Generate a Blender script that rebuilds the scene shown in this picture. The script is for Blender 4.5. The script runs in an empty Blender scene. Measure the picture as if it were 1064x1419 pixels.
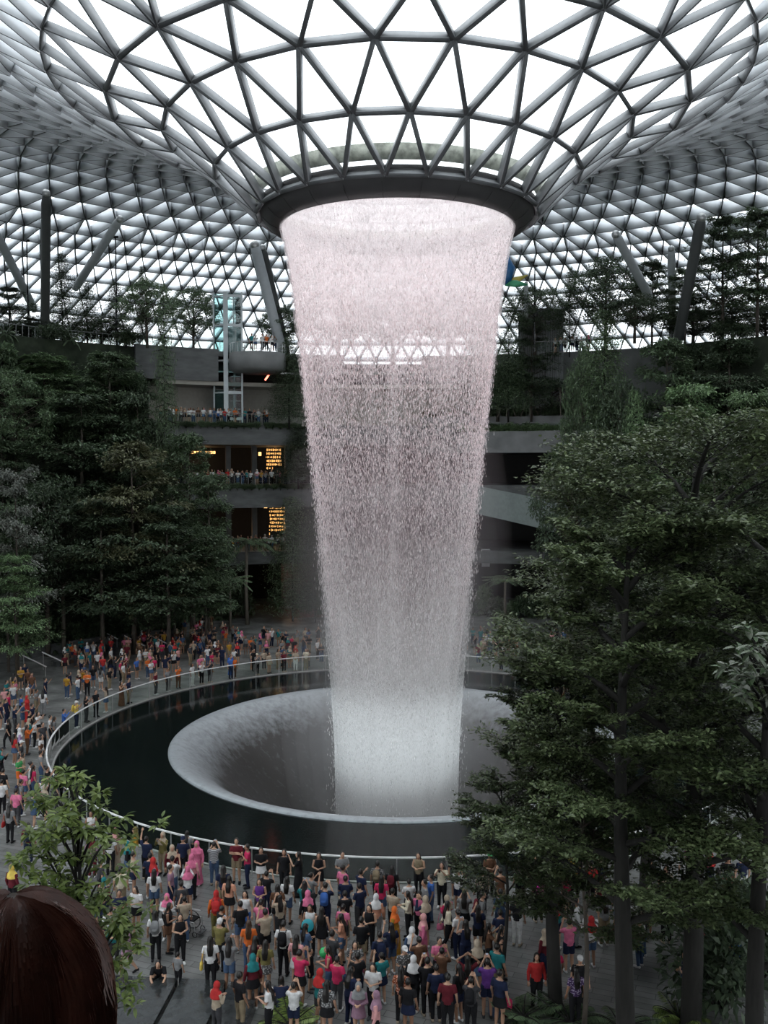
import bpy, bmesh, math, random
import numpy as np
from mathutils import Vector, Matrix
PI = math.pi
random.seed(7); RNG = np.random.default_rng(7)
scene = bpy.context.scene
COL = scene.collection
# ---------------------------------------------------------------- camera
CAM = Vector((0.0, -53.0, 15.6)); F = 1280.0
PITCH = math.atan((709.5-650)/F); YAW = math.atan(18/F)
cam_data = bpy.data.cameras.new('camera'); cam = bpy.data.objects.new('camera', cam_data); COL.objects.link(cam)
cam_data.sensor_fit = 'VERTICAL'; cam_data.sensor_height = 36.0; cam_data.lens = 36.0*F/1419
cam_data.clip_start = 0.05; cam_data.clip_end = 600
cam.location = CAM
cam.rotation_euler = (PI/2-PITCH, 0, -YAW*-1)
scene.camera = cam
ROT = cam.rotation_euler.to_matrix()
def ray(px, py):
    return (ROT @ Vector(((px-532)/F, -(py-709.5)/F, -1.0)))
def at(px, py, d):
    "world point seen at a photograph position at a given depth"
    r = ray(px, py); return CAM + r*(d/r.y) if abs(r.y) > 1e-6 else CAM
def ground(px, py, z=0.0):
    r = ray(px, py); t = (z-CAM.z)/r.z
    return CAM + r*t
def proj(p):
    q = ROT.transposed() @ (Vector(p)-CAM)
    return 532-F*q.x/q.z, 709.5+F*q.y/q.z
# ---------------------------------------------------------------- materials
MATS = {}
def nodes_of(name):
    m = bpy.data.materials.new(name); m.use_nodes = True
    nt = m.node_tree; nt.nodes.clear()
    out = nt.nodes.new('ShaderNodeOutputMaterial')
    return m, nt, out
def N(nt, kind, **kw):
    n = nt.nodes.new(kind)
    for k, v in kw.items():
        if k in n.inputs.keys(): n.inputs[k].default_value = v
        else: setattr(n, k, v)
    return n
def mat(name, col, rough=0.6, metal=0.0, var=0.15, scale=3.0, bump=0.0, spec=0.5, stretch=(1,1,1), emit=None, estr=0.0):
    if name in MATS: return MATS[name]
    m, nt, out = nodes_of(name); L = nt.links
    p = N(nt, 'ShaderNodeBsdfPrincipled'); p.inputs['Roughness'].default_value = rough
    p.inputs['Metallic'].default_value = metal; p.inputs['Specular IOR Level'].default_value = spec
    tc = N(nt, 'ShaderNodeTexCoord'); mp = N(nt, 'ShaderNodeMapping'); mp.inputs['Scale'].default_value = stretch
    nz = N(nt, 'ShaderNodeTexNoise'); nz.inputs['Scale'].default_value = scale; nz.inputs['Detail'].default_value = 4
    L.new(tc.outputs['Object'], mp.inputs['Vector']); L.new(mp.outputs[0], nz.inputs['Vector'])
    mr = N(nt, 'ShaderNodeMapRange'); mr.inputs['From Min'].default_value = .3; mr.inputs['From Max'].default_value = .7
    mr.inputs['To Min'].default_value = 1-var; mr.inputs['To Max'].default_value = 1+var
    L.new(nz.outputs['Fac'], mr.inputs['Value'])
    mx = N(nt, 'ShaderNodeVectorMath', operation='SCALE'); mx.inputs[0].default_value = col[:3]
    L.new(mr.outputs[0], mx.inputs['Scale']); L.new(mx.outputs[0], p.inputs['Base Color'])
    if bump:
        b = N(nt, 'ShaderNodeBump'); b.inputs['Strength'].default_value = bump; b.inputs['Distance'].default_value = .05
        L.new(nz.outputs['Fac'], b.inputs['Height']); L.new(b.outputs[0], p.inputs['Normal'])
    if emit:
        p.inputs['Emission Color'].default_value = (*emit, 1); p.inputs['Emission Strength'].default_value = estr
    L.new(p.outputs[0], out.inputs['Surface'])
    MATS[name] = m; return m
def leaf_mat(name, a, b, trans=.25, rough=.5):
    if name in MATS: return MATS[name]
    m, nt, out = nodes_of(name); L = nt.links
    g = N(nt, 'ShaderNodeNewGeometry'); cr = N(nt, 'ShaderNodeValToRGB')
    cr.color_ramp.elements[0].color = (*a, 1); cr.color_ramp.elements[1].color = (*b, 1)
    L.new(g.outputs['Random Per Island'], cr.inputs[0])
    oi = N(nt, 'ShaderNodeObjectInfo'); mr = N(nt, 'ShaderNodeMapRange'); mr.inputs['To Min'].default_value = .75; mr.inputs['To Max'].default_value = 1.25
    L.new(oi.outputs['Random'], mr.inputs['Value'])
    vs = N(nt, 'ShaderNodeVectorMath', operation='SCALE'); L.new(cr.outputs[0], vs.inputs[0]); L.new(mr.outputs[0], vs.inputs['Scale'])
    p = N(nt, 'ShaderNodeBsdfPrincipled'); p.inputs['Roughness'].default_value = rough; p.inputs['Specular IOR Level'].default_value = .5
    t = N(nt, 'ShaderNodeBsdfTranslucent'); mxs = N(nt, 'ShaderNodeMixShader'); mxs.inputs[0].default_value = trans
    L.new(vs.outputs[0], p.inputs['Base Color']); L.new(vs.outputs[0], t.inputs['Color'])
    L.new(p.outputs[0], mxs.inputs[1]); L.new(t.outputs[0], mxs.inputs[2]); L.new(mxs.outputs[0], out.inputs['Surface'])
    MATS[name] = m; return m
def glass_mat(name, tint=(1,1,1), gloss=.10, rough=.02):
    if name in MATS: return MATS[name]
    m, nt, out = nodes_of(name); L = nt.links
    t = N(nt, 'ShaderNodeBsdfTransparent'); t.inputs['Color'].default_value = (*tint, 1)
    g = N(nt, 'ShaderNodeBsdfGlossy'); g.inputs['Roughness'].default_value = rough
    f = N(nt, 'ShaderNodeFresnel'); f.inputs['IOR'].default_value = 1.25+gloss
    mx = N(nt, 'ShaderNodeMixShader'); L.new(f.outputs[0], mx.inputs[0]); L.new(t.outputs[0], mx.inputs[1]); L.new(g.outputs[0], mx.inputs[2])
    L.new(mx.outputs[0], out.inputs['Surface']); MATS[name] = m; return m
# ---------------------------------------------------------------- mesh helpers
class MB:
    def __init__(s): s.v = []; s.f = []; s.mi = []; s.cur = 0
    def add(s, vs, fs):
        o = len(s.v); s.v += [tuple(p) for p in vs]; s.f += [tuple(i+o for i in f) for f in fs]; s.mi += [s.cur]*len(fs)
    def box(s, c, size, rz=0.0, ax=None):
        x, y, z = [q/2 for q in size]; c = Vector(c)
        P = [Vector((sx*x, sy*y, sz*z)) for sz in (-1, 1) for sy in (-1, 1) for sx in (-1, 1)]
        M = ax if ax is not None else Matrix.Rotation(rz, 3, 'Z')
        s.add([c+M@p for p in P], [(0,2,3,1),(4,5,7,6),(0,1,5,4),(2,6,7,3),(0,4,6,2),(1,3,7,5)])
    def tube(s, pts, rad, n=8, cap=True, flat=None):
        pts = [Vector(p) for p in pts]; k = len(pts)
        if not hasattr(rad, '__len__'): rad = [rad]*k
        ref = None; rings = []
        for i, p in enumerate(pts):
            t = (pts[min(i+1, k-1)]-pts[max(i-1, 0)])
            t = t.normalized() if t.length > 1e-9 else Vector((0, 0, 1))
            if ref is None: ref = Vector((1, 0, 0)) if abs(t.x) < .9 else Vector((0, 1, 0))
            a = (ref - t*ref.dot(t)); a = a.normalized() if a.length > 1e-6 else t.orthogonal().normalized()
            b = t.cross(a); ref = a
            r = rad[i]; ra, rb = (r if hasattr(r, '__len__') else (r, r))
            rings.append([p + a*math.cos(2*PI*j/n)*ra + b*math.sin(2*PI*j/n)*rb for j in range(n)])
        vs = [q for R in rings for q in R]; fs = []
        for i in range(k-1):
            for j in range(n):
                j2 = (j+1) % n; fs.append((i*n+j, i*n+j2, (i+1)*n+j2, (i+1)*n+j))
        if cap: fs.append(tuple(range(n-1, -1, -1))); fs.append(tuple((k-1)*n+j for j in range(n)))
        s.add(vs, fs)
    def lathe(s, prof, n=64, c=(0, 0, 0), a0=0.0, a1=2*PI, closed=False):
        full = abs(a1-a0-2*PI) < 1e-6; m = n if full else n+1; k = len(prof); vs = []
        for i in range(m):
            a = a0+(a1-a0)*i/n
            for r, z in prof: vs.append((c[0]+r*math.sin(a), c[1]+r*math.cos(a), c[2]+z))
        fs = []
        for i in range(n):
            i2 = (i+1) % m
            for j in range(k if closed else k-1):
                j2 = (j+1) % k
                fs.append((i*k+j, i*k+j2, i2*k+j2, i2*k+j))
        if closed and not full: fs.append(tuple(range(k))); fs.append(tuple(n*k+j for j in range(k-1, -1, -1)))
        s.add(vs, fs)
    def ball(s, c, r, n=10, m=6):
        if not hasattr(r, '__len__'): r = (r, r, r)
        vs = [(c[0], c[1], c[2]-r[2])]; 
        for i in range(1, m):
            ph = -PI/2+PI*i/m
            for j in range(n):
                a = 2*PI*j/n; vs.append((c[0]+r[0]*math.cos(ph)*math.cos(a), c[1]+r[1]*math.cos(ph)*math.sin(a), c[2]+r[2]*math.sin(ph)))
        vs.append((c[0], c[1], c[2]+r[2])); fs = []
        for j in range(n):
            j2 = (j+1) % n; fs.append((0, 1+j2, 1+j)); fs.append((len(vs)-1, 1+(m-2)*n+j, 1+(m-2)*n+j2))
            for i in range(m-2): fs.append((1+i*n+j, 1+i*n+j2, 1+(i+1)*n+j2, 1+(i+1)*n+j))
        s.add(vs, fs)
    def mesh(s, name, mats, smooth=False):
        me = bpy.data.meshes.new(name); me.from_pydata(s.v, [], s.f)
        for m in (mats if isinstance(mats, (list, tuple)) else [mats]): me.materials.append(m)
        if any(s.mi): me.polygons.foreach_set('material_index', s.mi)
        if smooth: me.polygons.foreach_set('use_smooth', [True]*len(me.polygons))
        me.update(); return me
    def build(s, name, mats, parent=None, smooth=False):
        o = bpy.data.objects.new(name, s.mesh(name, mats, smooth)); COL.objects.link(o)
        if parent is not None: o.parent = parent
        return o
def np_mesh(name, V, Fq, mats, mi=None, smooth=False):
    "V (n,3); Fq (m,k) with a constant number of corners"
    me = bpy.data.meshes.new(name); m, k = Fq.shape
    me.vertices.add(len(V)); me.vertices.foreach_set('co', np.asarray(V, dtype=np.float32).ravel())
    me.loops.add(m*k); me.loops.foreach_set('vertex_index', Fq.astype(np.int32).ravel())
    me.polygons.add(m); me.polygons.foreach_set('loop_start', np.arange(0, m*k, k, dtype=np.int32))
    try: me.polygons.foreach_set('loop_total', np.full(m, k, dtype=np.int32))
    except Exception: pass
    for q in (mats if isinstance(mats, (list, tuple)) else [mats]): me.materials.append(q)
    if mi is not None: me.polygons.foreach_set('material_index', mi.astype(np.int32))
    if smooth: me.polygons.foreach_set('use_smooth', np.ones(m, dtype=bool))
    me.update(calc_edges=True); me.validate(); return me
def link(name, me, parent=None):
    o = bpy.data.objects.new(name, me); COL.objects.link(o)
    if parent is not None: o.parent = parent
    return o
def empty(name, loc, rz=0.0, s=1.0):
    o = bpy.data.objects.new(name, None); COL.objects.link(o); o.location = loc; o.rotation_euler = (0, 0, rz); o.scale = (s,)*3 if not hasattr(s, '__len__') else s
    o.empty_display_size = .2
    return o
def tag(o, label=None, cat=None, group=None, kind=None):
    if label: o['label'] = label
    if cat: o['category'] = cat
    if group: o['group'] = group
    if kind: o['kind'] = kind
    return o
def struct(o): o['kind'] = 'structure'; return o
def copy_tree(o, parent=None):
    c = o.copy(); COL.objects.link(c); c.parent = parent
    for ch in o.children: copy_tree(ch, c)
    return c
# ================================================================ ROOF
M_BEAM = mat('white_painted_steel', (.70,.73,.76), .45, var=.08, scale=.6)
M_GLASS = glass_mat('roof_glass', (.97,.99,1.0), .12)
PROF = [(7.7,30.0,24),(10,32.1,24),(12.74,34.2,24),(15.6,35.3,24),(18.6,37.0,48),(21.6,38.7,48),(24.6,40.2,48),(27.6,41.4,96),
        (30.6,42.3,96),(33.6,42.9,96),(36.6,43.2,96),(39.6,43.2,96),(42.6,42.8,96),(45.6,42.1,96),(48.6,41.2,96),(51.4,40.1,192)]
r, z = 51.4, 40.1
for i in range(14):
    sl = .42+.075*i; L_ = 2.7; r += L_/math.hypot(1, sl); z -= L_*sl/math.hypot(1, sl); PROF.append((r, z, 192))
def roof():
    rings = []; ph = math.radians(4.2); prev = 24
    for i, (r, z, n) in enumerate(PROF):
        if i > 0:
            if n == prev: ph += PI/n
            # a doubled ring keeps one node in line with each node before it
        a = ph + 2*PI*np.arange(n)/n
        rings.append(np.stack([r*np.sin(a), r*np.cos(a), np.full(n, z)], 1)); prev = n
    edges = []; tris = []; off = 0; offs = []
    for R in rings: offs.append(off); off += len(R)
    V = np.concatenate(rings)
    for i, R in enumerate(rings):
        n = len(R); o = offs[i]
        for j in range(n): edges.append((o+j, o+(j+1) % n, i))
        if i+1 < len(rings):
            n2 = len(rings[i+1]); o2 = offs[i+1]
            for j in range(n):
                j1 = (j+1) % n
                if n2 == n:   # next ring shifted by half a cell forward: node j lies between j and j+1
                    edges += [(o+j, o2+j, i), (o+j1, o2+j, i)]
                    tris += [(o+j, o2+j, o+j1), (o+j1, o2+j, o2+j1)]
                else:
                    k = (2*j) % n2
                    edges += [(o+j, o2+k, i), (o+j, o2+(k+1) % n2, i), (o+j1, o2+(k+1) % n2, i)]
                    tris += [(o+j, o2+k, o2+(k+1) % n2), (o+j, o2+(k+1) % n2, o+j1), (o+j1, o2+(k+1) % n2, o2+(k+2) % n2)]
    E = np.array(edges); A = V[E[:, 0]]; B = V[E[:, 1]]; ring = E[:, 2]
    # inward surface normal per ring
    pr = np.array([(p[0], p[1]) for p in PROF]); tg = np.gradient(pr, axis=0); tg /= np.linalg.norm(tg, axis=1)[:, None]
    nr, nz = tg[:, 1], -tg[:, 0]            # pointing down into the hall
    mid = (A+B)/2; ra = np.hypot(mid[:, 0], mid[:, 1])
    ri = np.interp(ra, pr[:, 0], nr); rz_ = np.interp(ra, pr[:, 0], nz)
    nrm = np.stack([mid[:, 0]/ra*ri, mid[:, 1]/ra*ri, rz_], 1)
    d = B-A; ln = np.linalg.norm(d, axis=1)[:, None]; d /= ln
    nrm -= d*(nrm*d).sum(1)[:, None]; nrm /= np.linalg.norm(nrm, axis=1)[:, None]
    side = np.cross(d, nrm)
    dep = np.interp(ra, [16, 20, 27, 34, 46, 57], [.42, .6, 1.35, 1.85, 1.65, .78])[:, None]; wid = np.where(ra < 17, .105, .055)[:, None]
    wid = np.where((ring == 3)[:, None] & (np.abs(A[:, 2:3]-B[:, 2:3]) < .01), .12, wid)
    c = [A+side*wid, A-side*wid, A-side*wid+nrm*dep, A+side*wid+nrm*dep, B+side*wid, B-side*wid, B-side*wid+nrm*dep, B+side*wid+nrm*dep]
    VV = np.stack(c, 1).reshape(-1, 3); m = len(E)
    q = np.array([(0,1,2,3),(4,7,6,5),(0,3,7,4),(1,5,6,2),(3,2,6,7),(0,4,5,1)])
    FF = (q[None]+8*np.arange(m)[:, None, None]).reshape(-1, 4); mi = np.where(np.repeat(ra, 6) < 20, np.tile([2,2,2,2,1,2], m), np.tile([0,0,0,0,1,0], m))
    glass = np_mesh('ceiling', V, np.array(tris), M_GLASS)
    g = struct(link('ceiling', glass)); g['label'] = 'glass panes of the ring-shaped dome around the oculus'
    bm_ = link('roof_lattice', np_mesh('roof_lattice', VV, FF, [M_BEAM, mat('gasket_underside_shade', (.075,.08,.085), .5), mat('grey_painted_steel', (.36,.375,.39), .45, var=.08)], mi), g); bm_['label'] = 'pale grey triangular steel lattice under the glass'  # dark gasket edge, with the beams' underside shade put into the colour
    bm_['kind'] = 'structure'
    return g
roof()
# oculus collar and reflection strip
M_DARK = mat('bronze_grey_cladding', (.035,.034,.035), .45, var=.12, scale=1.5, spec=.4)
oc = empty('oculus_ring', (0, 0, 29.1))
tag(oc, 'dark grey round collar at the centre of the roof from which the water falls', 'oculus ring')
b = MB(); b.lathe([(6.5,0),(6.75,-.12),(7.2,.1),(7.55,.45),(7.78,.85),(7.85,1.15),(7.4,1.3),(7.3,1.0),(6.85,.5),(6.6,.25)], 96, closed=True); b.build('collar', M_DARK, oc, True)
for k in range(24):
    a = 2*PI*k/24+.1; ax = Matrix.Rotation(-a, 3, 'Z'); b = MB()
    b.tube([ax@Vector((0, r_, z_)) for r_, z_ in ((6.77,-.13),(7.21,.09),(7.56,.44))], .012, 4)
    b.build('panel_joint', mat('joint_black', (.01,.01,.01), .6), oc)
b = MB(); b.lathe([(6.52,.02),(6.56,.06),(6.62,.03),(6.58,0)], 96, closed=True); b.build('lip', mat('steel_lip', (.5,.48,.48), .3, .6), oc, True)
# olive strip above the collar: greenery reflected in the glass, put in as colour
b = MB(); b.lathe([(7.9,1.35),(8.35,2.0),(8.25,2.05),(7.8,1.4)], 96, closed=True); b.build('reflection_strip', mat('reflected_greenery', (.42,.44,.38), .6, var=.5, scale=2.5), oc, True)
# ================================================================ FLOOR AND POOL
def stone(name, c1, c2, tile=(1.2,.3), rough=.3):
    m, nt, out = nodes_of(name); L = nt.links
    tc = N(nt, 'ShaderNodeTexCoord'); mp = N(nt, 'ShaderNodeMapping'); mp.inputs['Rotation'].default_value = (0, 0, .35); L.new(tc.outputs['Object'], mp.inputs[0])
    br = N(nt, 'ShaderNodeTexBrick'); br.inputs['Scale'].default_value = 1; br.inputs['Brick Width'].default_value = tile[0]; br.inputs['Row Height'].default_value = tile[1]
    br.inputs['Mortar Size'].default_value = .012; br.inputs['Color1'].default_value = (*c1, 1); br.inputs['Color2'].default_value = (*c2, 1); br.inputs['Mortar'].default_value = (c1[0]*.45, c1[1]*.45, c1[2]*.45, 1)
    L.new(mp.outputs[0], br.inputs['Vector'])
    nz = N(nt, 'ShaderNodeTexNoise'); nz.inputs['Scale'].default_value = .5; nz.inputs['Detail'].default_value = 6; L.new(tc.outputs['Object'], nz.inputs['Vector'])
    mr = N(nt, 'ShaderNodeMapRange'); mr.inputs['From Min'].default_value = .35; mr.inputs['From Max'].default_value = .65; mr.inputs['To Min'].default_value = .6; mr.inputs['To Max'].default_value = 1.25
    L.new(nz.outputs['Fac'], mr.inputs['Value'])
    vs = N(nt, 'ShaderNodeVectorMath', operation='SCALE'); L.new(br.outputs['Color'], vs.inputs[0]); L.new(mr.outputs[0], vs.inputs['Scale'])
    p = N(nt, 'ShaderNodeBsdfPrincipled'); L.new(vs.outputs[0], p.inputs['Base Color'])
    rr = N(nt, 'ShaderNodeMapRange'); rr.inputs['From Min'].default_value = .35; rr.inputs['From Max'].default_value = .65; rr.inputs['To Min'].default_value = rough+.25; rr.inputs['To Max'].default_value = rough
    L.new(nz.outputs['Fac'], rr.inputs['Value']); L.new(rr.outputs[0], p.inputs['Roughness'])
    L.new(p.outputs[0], out.inputs['Surface']); return m
M_FLOOR = stone('wet_grey_stone_paving', (.13,.135,.13), (.19,.195,.19))
b = MB(); b.lathe([(18.90,0),(64,0),(64,-.4),(18.90,-.4)], 128, closed=True); struct(b.build('floor', M_FLOOR))
b = MB(); b.lathe([(18.82,-.3),(18.82,.05),(18.92,.05),(18.92,-.3)], 128, closed=True); struct(b.build('trim_1', mat('pale_kerb', (.36,.36,.35), .4)))
pool = empty('pool', (0, 0, 0)); tag(pool, 'round black pool whose pale inner bowl swallows the waterfall', 'pool')
def water_mat(name, col, rough, bs, sc):
    m, nt, out = nodes_of(name); L = nt.links
    p = N(nt, 'ShaderNodeBsdfPrincipled'); p.inputs['Base Color'].default_value = (*col, 1); p.inputs['Roughness'].default_value = rough; p.inputs['IOR'].default_value = 1.33
    tc = N(nt, 'ShaderNodeTexCoord'); nz = N(nt, 'ShaderNodeTexNoise'); nz.inputs['Scale'].default_value = sc; nz.inputs['Detail'].default_value = 3; L.new(tc.outputs['Object'], nz.inputs['Vector'])
    bp = N(nt, 'ShaderNodeBump'); bp.inputs['Strength'].default_value = bs; bp.inputs['Distance'].default_value = .02; L.new(nz.outputs['Fac'], bp.inputs['Height']); L.new(bp.outputs[0], p.inputs['Normal'])
    L.new(p.outputs[0], out.inputs['Surface']); return m
b = MB(); b.lathe([(18.85,-.02),(12.9,-.02),(12.9,-.3),(18.85,-.3)], 128, closed=True); b.build('black_water', water_mat('black_water', (.006,.009,.009), .08, .15, 6.0), pool)
# bowl
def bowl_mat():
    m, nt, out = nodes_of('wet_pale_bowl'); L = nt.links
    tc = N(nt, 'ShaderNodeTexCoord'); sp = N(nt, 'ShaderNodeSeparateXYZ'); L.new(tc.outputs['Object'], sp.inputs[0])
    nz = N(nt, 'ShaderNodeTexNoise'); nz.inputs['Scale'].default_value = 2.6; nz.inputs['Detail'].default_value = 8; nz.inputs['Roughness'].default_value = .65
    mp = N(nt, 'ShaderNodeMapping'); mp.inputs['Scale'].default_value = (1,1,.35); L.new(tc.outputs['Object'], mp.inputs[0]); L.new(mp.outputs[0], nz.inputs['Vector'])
    rim_pale = N(nt, 'ShaderNodeMapRange'); rim_pale.inputs['From Min'].default_value = -2.0; rim_pale.inputs['From Max'].default_value = .1; L.new(sp.outputs['Z'], rim_pale.inputs['Value'])  # bowl colour runs from dark low down to pale at the rim
    ad = N(nt, 'ShaderNodeMath', operation='ADD'); L.new(rim_pale.outputs[0], ad.inputs[0])
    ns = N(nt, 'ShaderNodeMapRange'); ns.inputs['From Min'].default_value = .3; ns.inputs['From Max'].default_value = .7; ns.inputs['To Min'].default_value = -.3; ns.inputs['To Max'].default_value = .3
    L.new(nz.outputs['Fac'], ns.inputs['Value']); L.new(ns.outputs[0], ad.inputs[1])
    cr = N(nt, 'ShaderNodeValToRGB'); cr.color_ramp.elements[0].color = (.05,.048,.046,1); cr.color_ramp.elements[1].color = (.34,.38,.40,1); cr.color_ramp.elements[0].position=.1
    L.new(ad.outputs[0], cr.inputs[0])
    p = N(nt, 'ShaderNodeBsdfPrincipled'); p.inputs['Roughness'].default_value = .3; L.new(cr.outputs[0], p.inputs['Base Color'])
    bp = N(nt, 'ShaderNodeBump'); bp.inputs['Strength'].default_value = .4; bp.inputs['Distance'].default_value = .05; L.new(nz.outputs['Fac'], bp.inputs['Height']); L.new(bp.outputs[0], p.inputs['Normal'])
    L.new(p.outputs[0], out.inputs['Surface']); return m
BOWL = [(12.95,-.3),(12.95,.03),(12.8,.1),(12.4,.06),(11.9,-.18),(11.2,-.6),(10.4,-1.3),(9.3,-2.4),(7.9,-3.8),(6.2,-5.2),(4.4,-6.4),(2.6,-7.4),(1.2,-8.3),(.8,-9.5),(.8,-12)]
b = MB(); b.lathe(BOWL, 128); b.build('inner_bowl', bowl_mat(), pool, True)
# pool railing
rail = empty('pool_railing', (0, 0, 0)); tag(rail, 'low curved glass railing with pale handrail all round the black pool', 'railing')
M_STEEL = mat('brushed_steel', (.55,.56,.56), .3, .7, var=.05)
M_RGLASS = glass_mat('rail_glass', (.92,.96,.94), -.19)
b = MB(); b.lathe([(19.06,1.06),(19.06,1.11),(19.14,1.11),(19.14,1.06)], 160, closed=True); b.build('handrail', mat('white_handrail', (.75,.76,.76), .35), rail)
for k in range(64):
    a0 = 2*PI*k/64; a1 = a0+2*PI/64
    b = MB(); b.lathe([(19.095,.08),(19.095,1.05),(19.107,1.05),(19.107,.08)], 2, a0=a0+.004, a1=a1-.004, closed=True); b.build('glass_panel', M_RGLASS, rail)
    b = MB(); x, y = 19.13*math.sin(a0), 19.13*math.cos(a0); b.box((x, y, .52), (.03,.05,1.04), -a0); b.build('post', M_STEEL, rail)
# ================================================================ WATERFALL
FALL = [(29.12,6.53),(28.8,6.42),(27.5,6.15),(25.1,5.8),(22.4,5.5),(19.7,5.2),(13.5,4.5),(7.3,3.9),(3.2,3.45),(-.5,3.2),(-4.3,3.1),(-6.8,3.2)]
fz = np.array([p[0] for p in FALL])[::-1]; fr = np.array([p[1] for p in FALL])[::-1]
def fall_r(z): return np.interp(z, fz, fr)
def sheet_mat(name, sx, sz, lo, hi, amax, seed):
    m, nt, out = nodes_of(name); L = nt.links
    uv = N(nt, 'ShaderNodeUVMap'); uv.uv_map = 'UVMap'
    mp = N(nt, 'ShaderNodeMapping'); mp.inputs['Scale'].default_value = (sx, sz, 1); mp.inputs['Location'].default_value = (seed, seed*1.7, 0); L.new(uv.outputs[0], mp.inputs[0])
    nz = N(nt, 'ShaderNodeTexNoise'); nz.inputs['Scale'].default_value = 1; nz.inputs['Detail'].default_value = 5; nz.inputs['Roughness'].default_value = .75; L.new(mp.outputs[0], nz.inputs['Vector'])
    mp2 = N(nt, 'ShaderNodeMapping'); mp2.inputs['Scale'].default_value = (.9, .035, 1); mp2.inputs['Location'].default_value = (seed*3, seed, 0); L.new(uv.outputs[0], mp2.inputs[0])
    n2 = N(nt, 'ShaderNodeTexNoise'); n2.inputs['Scale'].default_value = 1; n2.inputs['Detail'].default_value = 3; L.new(mp2.outputs[0], n2.inputs['Vector'])
    a = N(nt, 'ShaderNodeMath', operation='MULTIPLY_ADD'); L.new(n2.outputs['Fac'], a.inputs[0]); a.inputs[1].default_value = .35; L.new(nz.outputs['Fac'], a.inputs[2])
    # near the lip the film is still whole: a wetter, closer sheet (a property of the height fallen)
    sp = N(nt, 'ShaderNodeSeparateXYZ'); L.new(uv.outputs[0], sp.inputs[0])
    top = N(nt, 'ShaderNodeMapRange'); top.inputs['From Min'].default_value = 19; top.inputs['From Max'].default_value = 29; top.inputs['To Min'].default_value = 0; top.inputs['To Max'].default_value = .27; L.new(sp.outputs['Y'], top.inputs['Value'])
    bot = N(nt, 'ShaderNodeMapRange'); bot.inputs['From Min'].default_value = 12; bot.inputs['From Max'].default_value = -3; bot.inputs['To Min'].default_value = 0; bot.inputs['To Max'].default_value = .36; L.new(sp.outputs['Y'], bot.inputs['Value'])
    s1 = N(nt, 'ShaderNodeMath', operation='ADD'); L.new(a.outputs[0], s1.inputs[0]); L.new(top.outputs[0], s1.inputs[1])
    s2 = N(nt, 'ShaderNodeMath', operation='ADD'); L.new(s1.outputs[0], s2.inputs[0]); L.new(bot.outputs[0], s2.inputs[1])
    mr = N(nt, 'ShaderNodeMapRange'); mr.inputs['From Min'].default_value = lo; mr.inputs['From Max'].default_value = hi; mr.inputs['To Min'].default_value = 0; mr.inputs['To Max'].default_value = amax
    L.new(s2.outputs[0], mr.inputs['Value'])
    d = N(nt, 'ShaderNodeBsdfDiffuse'); d.inputs['Color'].default_value = (.97,.98,.98,1)
    t = N(nt, 'ShaderNodeBsdfTranslucent'); t.inputs['Color'].default_value = (.97,.98,.98,1)
    mx = N(nt, 'ShaderNodeMixShader'); mx.inputs[0].default_value = .5; L.new(d.outputs[0], mx.inputs[1]); L.new(t.outputs[0], mx.inputs[2])
    tr = N(nt, 'ShaderNodeBsdfTransparent'); m2 = N(nt, 'ShaderNodeMixShader'); L.new(mr.outputs[0], m2.inputs[0]); L.new(tr.outputs[0], m2.inputs[1]); L.new(mx.outputs[0], m2.inputs[2])
    L.new(m2.outputs[0], out.inputs['Surface']); return m
wf = empty('waterfall', (0, 0, 0)); tag(wf, 'tall white curtain of water falling from the roof oculus into the round pool', 'waterfall')
def water_sheet(dr, mt, ztop=29.12, zbot=-6.6, n=160, k=40):
    zs = np.linspace(ztop, zbot, k); V = []; 
    a = 2*PI*np.arange(n+1)/n
    for z in zs:
        R = fall_r(z)+dr(z); V.append(np.stack([R*np.sin(a), R*np.cos(a), np.full(n+1, z)], 1))
    V = np.concatenate(V); Fq = []
    i, j = np.meshgrid(np.arange(k-1), np.arange(n), indexing='ij'); base = (i*(n+1)+j).ravel()
    Fq = np.stack([base, base+n+1, base+n+2, base+1], 1)
    me = np_mesh('water_sheet', V, Fq, mt, smooth=True)
    uv = me.uv_layers.new(name='UVMap'); li = Fq.ravel(); ang = np.tile(a, k)[li]*4.8; zz = V[li, 2]
    uv.data.foreach_set('uv', np.stack([ang, zz], 1).astype(np.float32).ravel())
    o = link('water_sheet', me, wf); return o
water_sheet(lambda z: 0, sheet_mat('water_sheet_fine', 14, 3.0, .69, .90, .78, 1.0))
water_sheet(lambda z: .12+.010*(29-z), sheet_mat('water_sheet_spray', 16, 5.0, .74, .98, .5, 5.0))
water_sheet(lambda z: -.15-.012*(29-z), sheet_mat('water_sheet_inner', 9, 1.5, .76, .98, .55, 9.0))
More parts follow.
